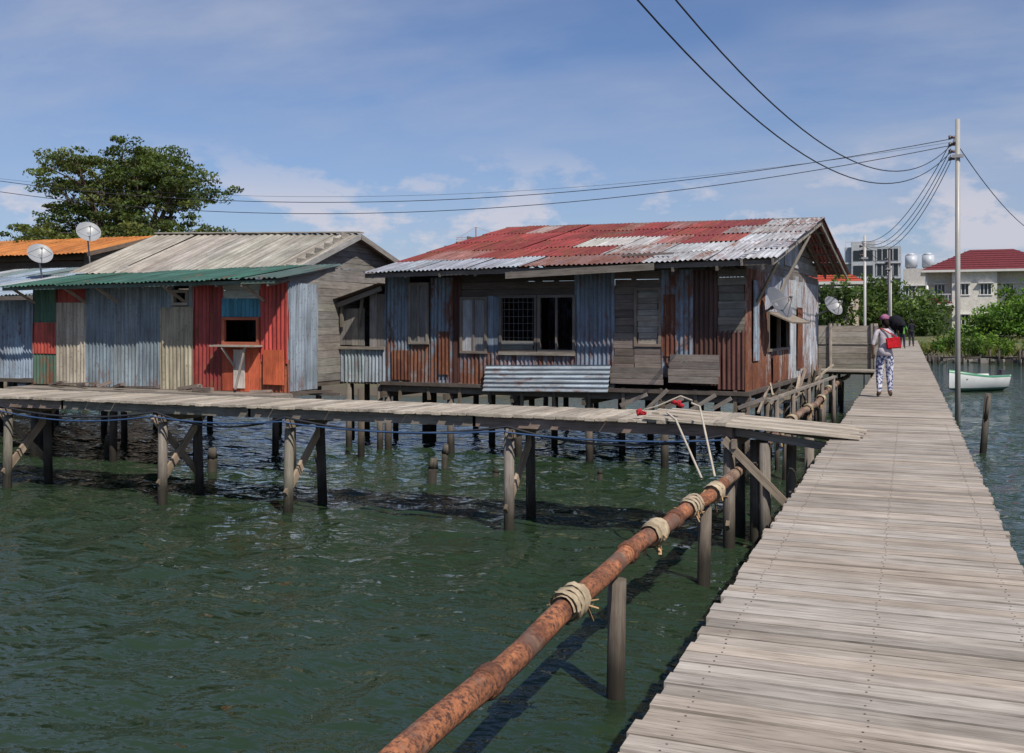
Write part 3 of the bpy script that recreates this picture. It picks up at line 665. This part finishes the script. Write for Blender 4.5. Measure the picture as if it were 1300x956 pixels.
# ------------------------------------------------------------------ foliage
def leaves(name,clumps,n,size,cols,parent=None,flat=.0,up=False):
    P=[];C=[]
    for (c,r,shade) in clumps:
        k=int(n/len(clumps)*(.6+.8*R()))
        d=np.random.normal(size=(k,3)); d/=np.linalg.norm(d,axis=1)[:,None]
        q=np.random.uniform(.25,1,size=(k,1))**.5
        p=np.array(c)+d*q*np.array(r)*np.random.uniform(.8,1.15,size=(k,1)); P.append(p)
        base=np.array(cols[np.random.randint(len(cols))])*shade
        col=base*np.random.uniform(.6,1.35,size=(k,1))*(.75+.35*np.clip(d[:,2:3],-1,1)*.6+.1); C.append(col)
    P=np.concatenate(P);C=np.concatenate(C);k=len(P)
    a=np.random.normal(size=(k,3)); 
    if up: a=np.stack([np.random.normal(0,.3,k),np.random.normal(0,.3,k),np.ones(k)],1)
    a/=np.linalg.norm(a,axis=1)[:,None]
    b_=np.random.normal(size=(k,3)); b_-=a*(a*b_).sum(1)[:,None]; b_/=np.linalg.norm(b_,axis=1)[:,None]
    s=size*np.random.uniform(.6,1.4,size=(k,1)); w=.5 if not up else .14
    vs=np.stack([P-a*s*.5,P+b_*s*w*.5,P+a*s*.5,P-b_*s*w*.5],1).reshape(-1,3)
    loc=np.array(parent.location) if parent else P.mean(0)
    me=bpy.data.meshes.new(name); me.vertices.add(4*k); me.loops.add(4*k); me.polygons.add(k)
    me.vertices.foreach_set('co',(vs-loc).ravel()); me.loops.foreach_set('vertex_index',np.arange(4*k)); me.polygons.foreach_set('loop_start',np.arange(0,4*k,4))
    me.update(calc_edges=True); ca=me.color_attributes.new('Col','FLOAT_COLOR','CORNER')
    ca.data.foreach_set('color',np.repeat(np.concatenate([C,np.ones((k,1))],1),4,axis=0).astype(np.float32).ravel())
    me.materials.append(M_LEAF); ob=bpy.data.objects.new(name,me); sc.collection.objects.link(ob)
    if parent: ob.parent=parent
    else: ob.location=loc
    return ob
TX,TY=-33.3,36.2
g=empty('tree',(TX,TY,0)); mb=MB(); clumps=[]
base=V((TX,TY,-.3))
def P3(a,b,z): return V((TX+a*.93+b*-.37,TY+a*.37+b*.93,z))
mb.tube([base,V((TX+.1,TY,1.5)),P3(.1,0,3.6)],[.42,.34,.28],(.13,.1,.08),BK,12)
tips=[]
for k in range(22):
    ang=k/11*6.28+U(-.2,.2); rr=U(.6,5.3) if k<18 else U(4.4,5.6)
    tz=9.5-.12*rr**1.75+U(-.9,.3)
    if k%3==2: tz-=2.2
    if k>=18: tz=U(4.6,6.4)
    tip=P3(math.cos(ang)*rr,math.sin(ang)*rr*.8,tz)
    st=P3(.1,0,U(2.6,3.6)); m1=st.lerp(tip,.5)+V((U(-.4,.4),U(-.4,.4),U(.2,.6)))
    mb.tube([st,st.lerp(m1,.5),m1,m1.lerp(tip,.55),tip],[.17,.13,.10,.06,.025],(.12,.095,.075),BK,7)
    tips.append(tip)
    for q in range(5):
        t2=m1.lerp(tip,U(.1,1))+V((U(-1.3,1.3),U(-1.3,1.3),U(-.3,.7))); mb.tube([m1.lerp(tip,U(.1,.6)),t2],[.05,.015],(.12,.095,.075),BK,5); tips.append(t2)
for tip in tips:
    for q in range(5):
        c=tip+V((U(-.9,.9),U(-.9,.9),U(-.4,.4))); r=U(.2,.55); clumps.append((tuple(c),(r*1.35,r*1.35,r*.5),U(.6,1.3)))
mb.build('trunk_and_limbs',g)
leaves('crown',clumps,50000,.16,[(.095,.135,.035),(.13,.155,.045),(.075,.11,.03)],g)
cl=[]
for k in range(150):
    x=U(4.6,22); y=U(94,104); h=U(2.0,4.9)*(.8+.25*math.sin(x*.9)); 
    if x<6: h*=.6
    for q in range(3): cl.append(((x+U(-1,1),y+U(-.5,.5),h*U(.25,1)),(U(.6,1.2),U(.6,1.2),U(.5,.9)),U(.7,1.4)))
for k in range(70):
    x=U(1.4,22); y=U(86.5,94); h=U(.3,1.3); cl.append(((x,y,-1.0+(y-86)*.12+h*.5),(U(.3,.9),U(.3,.8),h*.6),U(.6,1.3)))
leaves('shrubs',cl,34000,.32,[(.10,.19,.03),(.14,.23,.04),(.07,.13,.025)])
cl=[]
for k in range(300):
    x=U(-1.2,24); y=86+U(.5,9); cl.append(((x,y,-1.0+(y-86)*.12),(U(.3,.9),U(.3,.9),U(.2,.55)),U(.6,1.4)))
leaves('grass',cl,16000,.36,[(.17,.20,.05),(.22,.22,.07),(.09,.14,.03)],up=True)
cl=[]
for k in range(170):
    x=U(-13,2.5); y=U(96,125); h=U(2.5,6.3) if x<-1 else U(2,4.5)
    for q in range(3): cl.append(((x+U(-1,1),y,h*U(.2,1)),(U(.7,1.5),U(.7,1.5),U(.6,1.1)),U(.6,1.3)))
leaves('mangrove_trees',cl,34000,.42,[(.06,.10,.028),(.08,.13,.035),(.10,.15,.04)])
cl=[]
for k in range(120):
    x=U(-150,-20); y=U(70,110); h=U(2.5,5.5); cl.append(((x,y,h*.5),(U(2,4),U(2,4),h*.5),U(.7,1.2)))
for k in range(60):
    x=U(12,90); y=U(110,160); h=U(3,7); cl.append(((x,y,h*.5),(U(2,4),U(2,4),h*.5),U(.7,1.2)))
leaves('distant_trees',cl,18000,.9,[(.05,.085,.03),(.06,.1,.035)])

# ------------------------------------------------------------------ far buildings
def hip(mb,x0,x1,y0,y1,z0,z1,ov,col):
    x0-=ov;x1+=ov;y0-=ov;y1+=ov; h=min(x1-x0,y1-y0)/2
    a=[mb.add(p) for p in ((x0,y0,z0),(x1,y0,z0),(x1,y1,z0),(x0,y1,z0))]; ym=(y0+y1)/2;xm=(x0+x1)/2
    if x1-x0>=y1-y0: r=[mb.add((x0+h,ym,z1)),mb.add((x1-h,ym,z1))]
    else: r=[mb.add((xm,y0+h,z1)),mb.add((xm,y1-h,z1))]
    c=(*col,.1)
    if x1-x0>=y1-y0: fs=[[a[0],a[1],r[1],r[0]],[a[1],a[2],r[1]],[a[2],a[3],r[0],r[1]],[a[3],a[0],r[0]]]
    else: fs=[[a[0],a[1],r[0]],[a[1],a[2],r[1],r[0]],[a[2],a[3],r[1]],[a[3],a[0],r[0],r[1]]]
    for f in fs:
        mb.face(f,[(0,0),(6,0),(6,4),(0,4)][:len(f)],c,PT)
        P=[mb.v[i].copy() for i in f]
        for q in range(1,9):
            t=q/9
            if len(P)==4: A1=P[0].lerp(P[3],t);B1=P[1].lerp(P[2],t)
            else: A1=P[0].lerp(P[2],t);B1=P[1].lerp(P[2],t)
            mb.beam(A1+V((0,0,.03)),B1+V((0,0,.03)),.12,.06,[c_*.7 for c_ in col],PT)
    mb.abox(x0,x1,y0,y1,z0-.3,z0-.02,(.6,.58,.55),SM)
def facade(mb,x0,x1,y,zs,nw,wc=(.02,.03,.035),fr=(.7,.7,.68),ww=1.3,wh=1.3):
    for z in zs:
        for i in range(nw):
            xc=x0+(x1-x0)*(i+.5)/nw
            mb.abox(xc-ww/2,xc+ww/2,y-.04,y-.003,z,z+wh,wc,GL)
            for q in (-.5,-.17,.17,.5): mb.abox(xc+ww*q-.04,xc+ww*q+.04,y-.09,y-.04,z,z+wh,fr,SM)
            mb.abox(xc-ww/2-.15,xc+ww/2+.15,y-.12,y-.003,z-.14,z-.01,fr,SM); mb.abox(xc-ww/2-.25,xc+ww/2+.25,y-.5,y-.003,z+wh+.1,z+wh+.2,fr,SM)
g=empty('white_house',(10,147,0)); mb=MB()
mb.abox(2.4,18,143,152,0,8.3,(.60,.56,.50),PT); mb.abox(5.2,10.5,141.5,143,0,8.2,(.63,.6,.54),PT); mb.build('walls',g)
mb=MB(); facade(mb,5.2,10.5,141.5,(1.2,5.2),2); facade(mb,10.6,18,143,(1.2,5.2),3); facade(mb,2.4,5.1,143,(1.2,5.2),1)
mb.abox(2.0,5.2,141.6,143,4.1,4.3,(.6,.58,.52),SM)
for i in range(9): mb.abox(2.05+i*.38,2.12+i*.38,141.65,141.72,4.3,5.2,(.6,.6,.6),SM)
mb.abox(2.0,5.2,141.62,141.75,5.2,5.3,(.6,.6,.6),SM); mb.cyl((2.2,141.8,0),(2.2,141.8,8.2),.2,.2,(.6,.58,.52),SM); mb.build('windows_and_balcony',g)
mb=MB(); hip(mb,2.4,18,141.6,152,8.4,11.3,.9,(.16,.03,.035)); hip(mb,1.5,5,139,143,4.0,4.9,.3,(.16,.03,.035)); mb.build('roof',g)
g=empty('office_building',(-5,172,0)); mb=MB()
mb.abox(-9.6,-1.2,168,178,0,13.6,(.36,.39,.42),PT); mb.abox(-8.5,-5,167.2,168,0,14.4,(.42,.44,.46),PT); mb.build('walls',g)
mb=MB()
for z in (3,6,9,11.4):
    mb.abox(-4.8,-1.5,167.9,167.995,z,z+1.8,(0,0,0),GL); mb.abox(-8.2,-5.3,167.1,167.195,z,z+1.6,(0,0,0),GL); mb.abox(-9.8,-1.0,167.6,167.99,z-.5,z-.25,(.45,.46,.47),SM)
    for k in range(5): mb.abox(-4.8+k*.8,-4.7+k*.8,167.8,167.9,z,z+1.8,(.5,.5,.5),SM)
for k in range(10): mb.abox(-9.5+k*.9,-9.45+k*.9,168,168.06,13.6,14.4,(.4,.4,.4),SM)
mb.abox(-9.5,-1.2,168,168.06,14.4,14.48,(.4,.4,.4),SM); mb.build('windows_and_balconies',g)
g=empty('block_building',(2,160,0)); mb=MB(); mb.abox(-.8,7,156,164,0,9.4,(.5,.48,.45),PT); mb.build('walls',g)
mb=MB(); facade(mb,-.8,7,156,(2,5.5),4); mb.build('windows',g); mb=MB()
for x in (.3,2.6): mb.cyl((x,158,9.4),(x,158,9.7),.7,.7,(.4,.4,.4),SM); mb.cyl((x,158,9.7),(x,158,11.4),.85,.85,(.45,.48,.52),SM,20); mb.cyl((x,158,11.4),(x,158,11.8),.85,.3,(.45,.48,.52),SM,20)
mb.build('water_tanks',g)
g=empty('red_roof_house',(-7,100,0)); mb=MB(); mb.abox(-11,-4.5,98,104,0,5.3,(.6,.5,.42),PT); facade(mb,-11,-4.5,98,(3.4,),3); mb.build('walls',g); mb=MB(); hip(mb,-11,-4.5,98,104,5.4,7.4,.6,(.42,.07,.04)); mb.build('roof',g)
g=empty('tower_crane',(-128,290,0)); mb=MB()
cx,cy=-128,290; CC=(.34,.20,.19)
for dx in (-.5,.5):
    for dy in (-.5,.5): mb.beam((cx+dx,cy+dy,0),(cx+dx,cy+dy,29),.14,.14,CC,SM)
for k in range(22): mb.beam((cx-.5,cy-.5,k*1.3),(cx+.5,cy-.5,k*1.3+1.3),.1,.1,CC,SM)
for dz in (0,.7): mb.beam((cx-6,cy-2,28+dz),(cx+13,cy+4,28+dz),.16,.16,CC,SM)
for k in range(14): mb.beam((cx-6+k*1.35,cy-2+k*.43,28),(cx-5.3+k*1.35,cy-1.8+k*.43,28.7),.1,.1,CC,SM)
mb.beam((cx,cy,28),(cx,cy,32),.3,.3,CC,SM); mb.beam((cx,cy,32),(cx+9,cy+2.8,28.7),.1,.1,CC,SM); mb.beam((cx,cy,32),(cx-5,cy-1.7,28.7),.1,.1,CC,SM); mb.beam((cx-5.5,cy-1.8,27.3),(cx-4,cy-1.3,27.3),1,1.3,(.4,.4,.4),SM)
mb.build('mast_and_jib',g)

# ------------------------------------------------------------------ boat and driftwood
def boat(name,loc,rot,L=3.6,Wd=1.3,col=(.78,.79,.78)):
    gg=empty(name,loc); Mx=Matrix.Translation(loc)@Matrix.Rotation(rot,4,'Z'); mb=MB(Mx)
    ns=14; secs=[]
    for i in range(ns+1):
        t=i/ns; w=Wd/2*(1-max(0,(t-.45)/.55)**2.2)*(.82+.18*min(1,t/.3)); w=max(w,.02); sh=.58+.3*max(0,t-.4)**1.5*2; kz=-.18+.35*max(0,t-.7)**1.5*3
        x=(t-.5)*L
        ring=[(x,-w,sh),(x,-w*.97,sh*.84),(x,-w*.8,.04),(x,-w*.35,kz*.7),(x,0,kz),(x,w*.35,kz*.7),(x,w*.8,.04),(x,w*.97,sh*.84),(x,w,sh)]
        inn=[(x,w-.05 if w>.06 else 0,sh),(x,(w*.66) ,.12),(x,0,.06),(x,-w*.66,.12),(x,-(w-.05) if w>.06 else 0,sh)]
        secs.append([mb.add(p) for p in ring+inn])
    n=len(secs[0])
    for i in range(ns):
        for k in range(n):
            q=(k+1)%n
            cc=col if k not in (0,7) else (.06,.22,.13)
            if k in (2,3,4,5): cc=(.10,.22,.17)
            if 9<=k<=12: cc=(.6,.6,.57)
            mb.face([secs[i][k],secs[i+1][k],secs[i+1][q],secs[i][q]],[(0,0)]*4,(*cc,1),SM,k not in (8,13))
    mb.face(secs[0][::-1],[(0,0)]*n,(*col,1),SM); mb.build('hull',gg)
    mb=MB(Mx)
    for x in (-L*.25,L*.08,L*.28): mb.abox(x-.12,x+.12,-Wd*.42,Wd*.42,.38,.42,(.45,.35,.22)) if x<L*.2 else mb.abox(x-.1,x+.1,-Wd*.3,Wd*.3,.42,.46,(.45,.35,.22))
    mb.abox(-L*.5-.22,-L*.5,-.12,.12,.42,.78,(.05,.05,.06),DK); mb.abox(-L*.5-.14,-L*.5-.06,-.05,.05,-.25,.42,(.1,.1,.1),DK); mb.cyl((-L*.5,0,.7),(-L*.36,.08,.73),.02,.02,(.05,.05,.05),DK)
    mb.build('seats_and_outboard',gg)
boat('motor_boat',(2.75,49.5,WATER+.12),math.radians(228),3.3,1.5)
mb=MB()
for k in range(16):
    x=U(1.2,9); y=U(78,84); mb.cyl((x,y,-2.6),(x+U(-.1,.1),y,U(-1.2,-.4)),.08,.07,(.1,.085,.07))
for k in range(6): 
    x=U(1.2,7); mb.beam((x,81+U(-2,2),-1.1),(x+U(1,3),81+U(-2,2),-1.0),.12,.12,(.12,.1,.085))
mb.build('old_jetty_posts')
mb=MB()
for k in range(150):
    x=U(-1,22); y=85.2+U(-.8,2.8); s=U(.15,.6); 
    a=V((1,U(-.6,.6),U(-.4,.4))).normalized()
    e2=V((0,U(-.3,.3),1)).cross(a).normalized(); mb.box((x,y,-1.52+s*.3),a,e2,a.cross(e2),s*1.3,s,s*.7,tv((.2,.18,.16),.5,1.3),PT)
mb.build('shore_rocks')

# ------------------------------------------------------------------ people
def seg_dist(p,a,b):
    ab=b-a; t=max(0,min(1,(p-a).dot(ab)/ab.length_squared)); return (p-(a+ab*t)).length,t
def person(name,loc,heading,k,shirt,pants_mat,pants_col,skin,bag,cap):
    gg=empty(name,loc); Mx=Matrix.Translation(loc)@Matrix.Rotation(heading,4,'Z')@Matrix.Scale(k,4)
    J=[('pelvis',(0,0,.90),.135,.105),('belly',(0,.01,1.02),.12,.095),('chest',(0,.01,1.2),.145,.10),('neckb',(0,0,1.335),.085,.07),('neck',(0,.01,1.40),.045,.045),('skull',(0,.02,1.47),.05,.05),
     ('hipL',(-.085,0,.82),.10,.10),('kneeL',(-.10,.06,.46),.075,.075),('ankL',(-.11,-.04,.10),.05,.05),('toeL',(-.13,.10,.035),.038,.032),
     ('hipR',(.085,0,.82),.10,.10),('kneeR',(.09,.02,.46),.075,.075),('ankR',(.10,.02,.10),.05,.05),('toeR',(.13,.16,.035),.038,.032),
     ('shL',(-.155,0,1.32),.062,.062),('elL',(-.235,-.03,1.07),.042,.042),('wrL',(-.225,.08,.86),.026,.026),('haL',(-.215,.11,.80),.03,.018),
     ('shR',(.155,0,1.32),.062,.062),('elR',(.25,.06,1.09),.042,.042),('wrR',(.17,.17,1.28),.026,.026),('haR',(.155,.15,1.34),.03,.018)]
    idx={j[0]:i for i,j in enumerate(J)}
    E=[('pelvis','belly'),('belly','chest'),('chest','neckb'),('neckb','neck'),('neck','skull'),('pelvis','hipL'),('hipL','kneeL'),('kneeL','ankL'),('ankL','toeL'),('pelvis','hipR'),('hipR','kneeR'),('kneeR','ankR'),('ankR','toeR'),
       ('neckb','shL'),('shL','elL'),('elL','wrL'),('wrL','haL'),('neckb','shR'),('shR','elR'),('elR','wrR'),('wrR','haR')]
    def skin_mesh(nm,verts,edges,radii,root=0,sub=2):
        me=bpy.data.meshes.new(nm); me.from_pydata(verts,edges,[]); o=bpy.data.objects.new(nm,me); sc.collection.objects.link(o)
        o.modifiers.new('s','SKIN'); s2=o.modifiers.new('d','SUBSURF'); s2.levels=sub; s2.render_levels=sub
        for i,r in enumerate(radii): me.skin_vertices[0].data[i].radius=r; me.skin_vertices[0].data[i].use_root=(i==root)
        dg=bpy.context.evaluated_depsgraph_get(); ev=o.evaluated_get(dg); m2=bpy.data.meshes.new_from_object(ev)
        bpy.data.objects.remove(o); return m2
    m2=skin_mesh('body',[j[1] for j in J],[(idx[a],idx[b_]) for a,b_ in E],[(j[2],j[3]) for j in J])
    P=[V(j[1]) for j in J]
    mats={'shirt':shirt,'skin':skin,'pants':pants_col,'shoe':(.05,.04,.04)}
    def label(p):
        best=None
        for a,b_ in E:
            d,t=seg_dist(p,P[idx[a]],P[idx[b_]])
            if best is None or d<best[0]: best=(d,t,a,b_)
        _,t,a,b_=best
        if b_.startswith('toe'): return 'shoe'
        if b_[:3] in('kne','ank'): return 'pants' if p.z>.13 else 'skin'
        if b_[:3]=='hip' or p.z<.93 and a in('pelvis',): return 'pants'
        if a.startswith('el') or a.startswith('wr'): return 'skin'
        if a in('neck',) or b_=='neck' and t>.5: return 'skin'
        return 'shirt'
    mb=MB(Mx)
    for v in m2.vertices: mb.add(v.co)
    for f in m2.polygons:
        l=label(f.center); mt={'shirt':CL,'skin':SM,'pants':pants_mat,'shoe':DK}[l]
        mb.face(list(f.vertices),[(0,0)]*len(f.vertices),(*mats[l],1),mt,True)
    mb.build('body',gg)
    mb=MB(Mx)
    for side,wn,hn in ((-1,'wrL','haL'),(1,'wrR','haR')):
        w=P[idx[wn]];h=P[idx[hn]];d=(h-w).normalized(); sd=V((0,1,0)).cross(d).normalized()*1.0 if side<0 else V((1,0,0))
        sd=(sd-d*sd.dot(d)).normalized(); cu=d.cross(sd).normalized()*(1 if side<0 else -1)
        for q,ln in enumerate((.062,.072,.068,.052)):
            b0=h+sd*(q-1.5)*.017-d*.01; b1=b0+d*ln*.45+cu*.008; b2=b1+d*ln*.3+cu*.02; b3=b2+d*ln*.12+cu*.022
            mb.tube([b0,b1,b2,b3],[.0095,.009,.008,.005],skin,SM,8)
        t0=w+d*.02-sd*.02; mb.tube([t0,t0+d*.025-sd*.022+cu*.01,t0+d*.05-sd*.026+cu*.02],[.011,.0095,.006],skin,SM,8)
    mb.build('hands',gg)
    mb=MB(Mx); hc_=V((0,.03,1.55)); seg,rg=20,14; yaw=.35
    cy_,sy_=math.cos(yaw),math.sin(yaw)
    b0=len(mb.v); info=[]
    for i in range(rg+1):
        ph=math.pi*i/rg
        for j in range(seg):
            t=2*math.pi*j/seg; x=math.sin(ph)*math.cos(t); y=math.sin(ph)*math.sin(t); z=math.cos(ph)
            X1=x*.073*(1-.18*max(0,-z)); Y1=y*.092*(1-.1*max(0,-z))+(.012 if z<-.3 and y>0 else 0); Z1=z*.112
            if y>.75 and abs(x)<.2 and -.35<z<.1: Y1+=.018
            if y>.6 and .05<z<.25 and .2<abs(x)<.5: Y1-=.006
            info.append((x,y,z)); mb.add(hc_+V((X1*cy_-Y1*sy_,X1*sy_+Y1*cy_,Z1)))
    for i in range(rg):
        for j in range(seg):
            q=(j+1)%seg; a=(i*seg+j); x,y,z=info[a]
            hair=(z>.45) or (y<.15 and z>-.75)
            mb.face([b0+a,b0+i*seg+q,b0+(i+1)*seg+q,b0+(i+1)*seg+j],[(0,0)]*4,(*((.02,.015,.013) if hair else skin),1),CL if hair else SM,True)
    def hp(x,y,z): return hc_+V((x*cy_-y*sy_,x*sy_+y*cy_,z))
    for sx_ in (-1,1):
        mb.cyl(hp(sx_*.03,.082,.012),hp(sx_*.03,.088,.012),.011,.008,(.6,.6,.6),SM,10); mb.cyl(hp(sx_*.03,.087,.012),hp(sx_*.03,.091,.012),.006,.005,(.02,.015,.01),SM,8)
        mb.cyl(hp(sx_*.070,0,-.005),hp(sx_*.082,-.008,-.003),.022,.018,skin,SM,10)
    mb.beam(hp(-.022,.087,-.055),hp(.022,.087,-.055),.01,.009,(.3,.08,.07),SM)
    if cap:
        pts=[hp(0,-.005,.02+z_) for z_ in (0,.03,.06,.085,.1,.108)]
        mb.tube(pts,[.094,.096,.088,.066,.04,.012],cap,CL,18); mb.box(hp(0,.11,.035),V((cy_,sy_,0)),V((-sy_,cy_,-.2)).normalized(),Z_,.12,.09,.01,cap,CL)
        mb.tube([hp(0,-.06,.0),hp(0,-.085,-.07),hp(.01,-.08,-.14)],[.05,.055,.03],(.02,.015,.013),CL,12)
    else: mb.tube([hp(0,-.09,.02),hp(0,-.12,.03)],[.03,.02],(.02,.015,.013),CL,10)
    mb.build('head',gg)
    mb=MB(Mx); mb.tube([(0,.005,1.0),(0,.005,.93),(0,.0,.84)],[.125,.14,.152],shirt,CL,20); mb.build('shirt_hem',gg)
    if bag:
        mb=MB(Mx)
        for q in range(5):
            o_=.02*abs(q-2); mb.box((.14,-.155-.012*q+.02,1.10),V((1,0,.12)).normalized(),Y_,V((-.12,0,1)).normalized(),.27-o_,.014,.22-o_,(.55,.02,.03),CL)
        mb.tube([(.24,-.14,1.18),(.1,-.13,1.28),(-.06,-.08,1.38),(-.13,.03,1.385),(-.08,.12,1.25),(.1,.13,1.1),(.22,.02,1.05),(.25,-.12,1.08)],.012,(.4,.02,.03),CL,8)
        mb.build('red_shoulder_bag',gg); mb=MB(Mx)
        n=12; c0=V((.02,.08,1.50)); c1=V((.38,-.10,1.43))
        pts=[c0.lerp(c1,i/n)+V((0,0,.06*math.sin(i/n*3.14)+U(-.01,.01))) for i in range(n+1)]
        mb.tube(pts,[.03,.05,.08,.10,.12,.13,.14,.13,.13,.11,.08,.05,.02],(.018,.018,.025),CL,12)
        for q in range(7):
            a=pts[3+q]; mb.tube([a,a+V((U(-.02,.05),-.05,U(-.12,-.06))),a+V((U(0,.06),-.06,U(-.24,-.14)))],[.055,.045,.01],(.015,.016,.022),CL,8)
        mb.tube([c0+V((.1,.02,-.02)),V((.155,.15,1.36)),V((.16,.19,1.22))],[.012,.014,.012],(.05,.03,.02),SM,8)
        mb.build('dark_bundle',gg)
person('woman_walking',(-.45,21.4,0),math.radians(8),1.0,(.55,.50,.54),PR,(.1,.1,.3),(.22,.12,.08),True,(.35,.14,.24))
person('person_walking',(-.35,62,0),math.radians(-5),1.0,(.12,.3,.08),CL,(.04,.045,.07),(.2,.11,.07),False,None)
person('person_walking',(.15,68,0),math.radians(5),1.05,(.03,.03,.04),CL,(.05,.05,.06),(.2,.11,.07),False,(.05,.05,.05))

# ------------------------------------------------------------------ world / sun
sd=V((.74,-.60,0)).normalized(); EL=math.radians(49)
az=math.atan2(sd.x,sd.y)
w=bpy.data.worlds.new('World'); sc.world=w; w.use_nodes=True; nt=w.node_tree; bg=nt.nodes['Background']
sky=N(nt,'ShaderNodeTexSky',sky_type='NISHITA'); sky.sun_disc=False; sky.sun_elevation=EL; sky.sun_rotation=az; sky.air_density=1.0; sky.dust_density=.6; sky.ozone_density=3.0; sky.altitude=0
tc=N(nt,'ShaderNodeTexCoord').outputs['Generated']; sx=N(nt,'ShaderNodeSeparateXYZ'); nt.links.new(tc,sx.inputs[0])
zc=math_(nt,'MAXIMUM',sx.outputs[2],0.0); den=math_(nt,'ADD',zc,.18)
cb=N(nt,'ShaderNodeCombineXYZ'); nt.links.new(math_(nt,'DIVIDE',sx.outputs[0],den),cb.inputs[0]); nt.links.new(math_(nt,'DIVIDE',sx.outputs[1],den),cb.inputs[1])
n1=noise_(nt,cb.outputs[0],1.3,8,.58,(1,1.7,1)); n1b=noise_(nt,cb.outputs[0],.55,4,.5)
wis=math_(nt,'MULTIPLY',ramp(nt,n1,.30,.68),ramp(nt,n1b,.38,.58))
haze=ramp(nt,sx.outputs[2],.0,.26,(1,1,1),(0,0,0))
n2=noise_(nt,tc,9,8,.6,(1,1,2.2)); band=math_(nt,'MULTIPLY',ramp(nt,sx.outputs[2],.03,.07),ramp(nt,sx.outputs[2],.11,.18,(1,1,1),(0,0,0)))
puff=math_(nt,'MULTIPLY',math_(nt,'MULTIPLY',ramp(nt,n2,.51,.59),band),.7)
c=mix(nt,1.0,sky.outputs[0],(.78,.87,1.08,1),'MULTIPLY')
c=mix(nt,math_(nt,'MULTIPLY',haze,.5),c,(4.3,5.0,6.5,1))
c=mix(nt,math_(nt,'MULTIPLY',wis,.72),c,(4.7,5.2,6.5,1)); c=mix(nt,puff,c,(7.0,6.7,7.3,1))
nt.links.new(c,bg.inputs[0]); bg.inputs[1].default_value=.095
L=bpy.data.lights.new('sun','SUN'); L.energy=5.0; L.angle=math.radians(.5); L.color=(1,.94,.85)
so=bpy.data.objects.new('sun',L); sc.collection.objects.link(so); dv=V((sd.x*math.cos(EL),sd.y*math.cos(EL),math.sin(EL))); so.rotation_euler=dv.to_track_quat('Z','Y').to_euler(); so.location=(20,-20,40)
# ------------------------------------------------------------------ camera
cd=bpy.data.cameras.new('camera'); cam=bpy.data.objects.new('camera',cd); sc.collection.objects.link(cam); sc.camera=cam
cam.location=(0,0,1.5); cam.rotation_euler=(math.radians(90),0,math.radians(21.74)); cd.lens=35; cd.sensor_width=36; cd.shift_y=-68/1300; cd.clip_end=8000; cd.clip_start=.1
sc.view_settings.view_transform='Standard'; sc.view_settings.look='None'; sc.view_settings.exposure=0
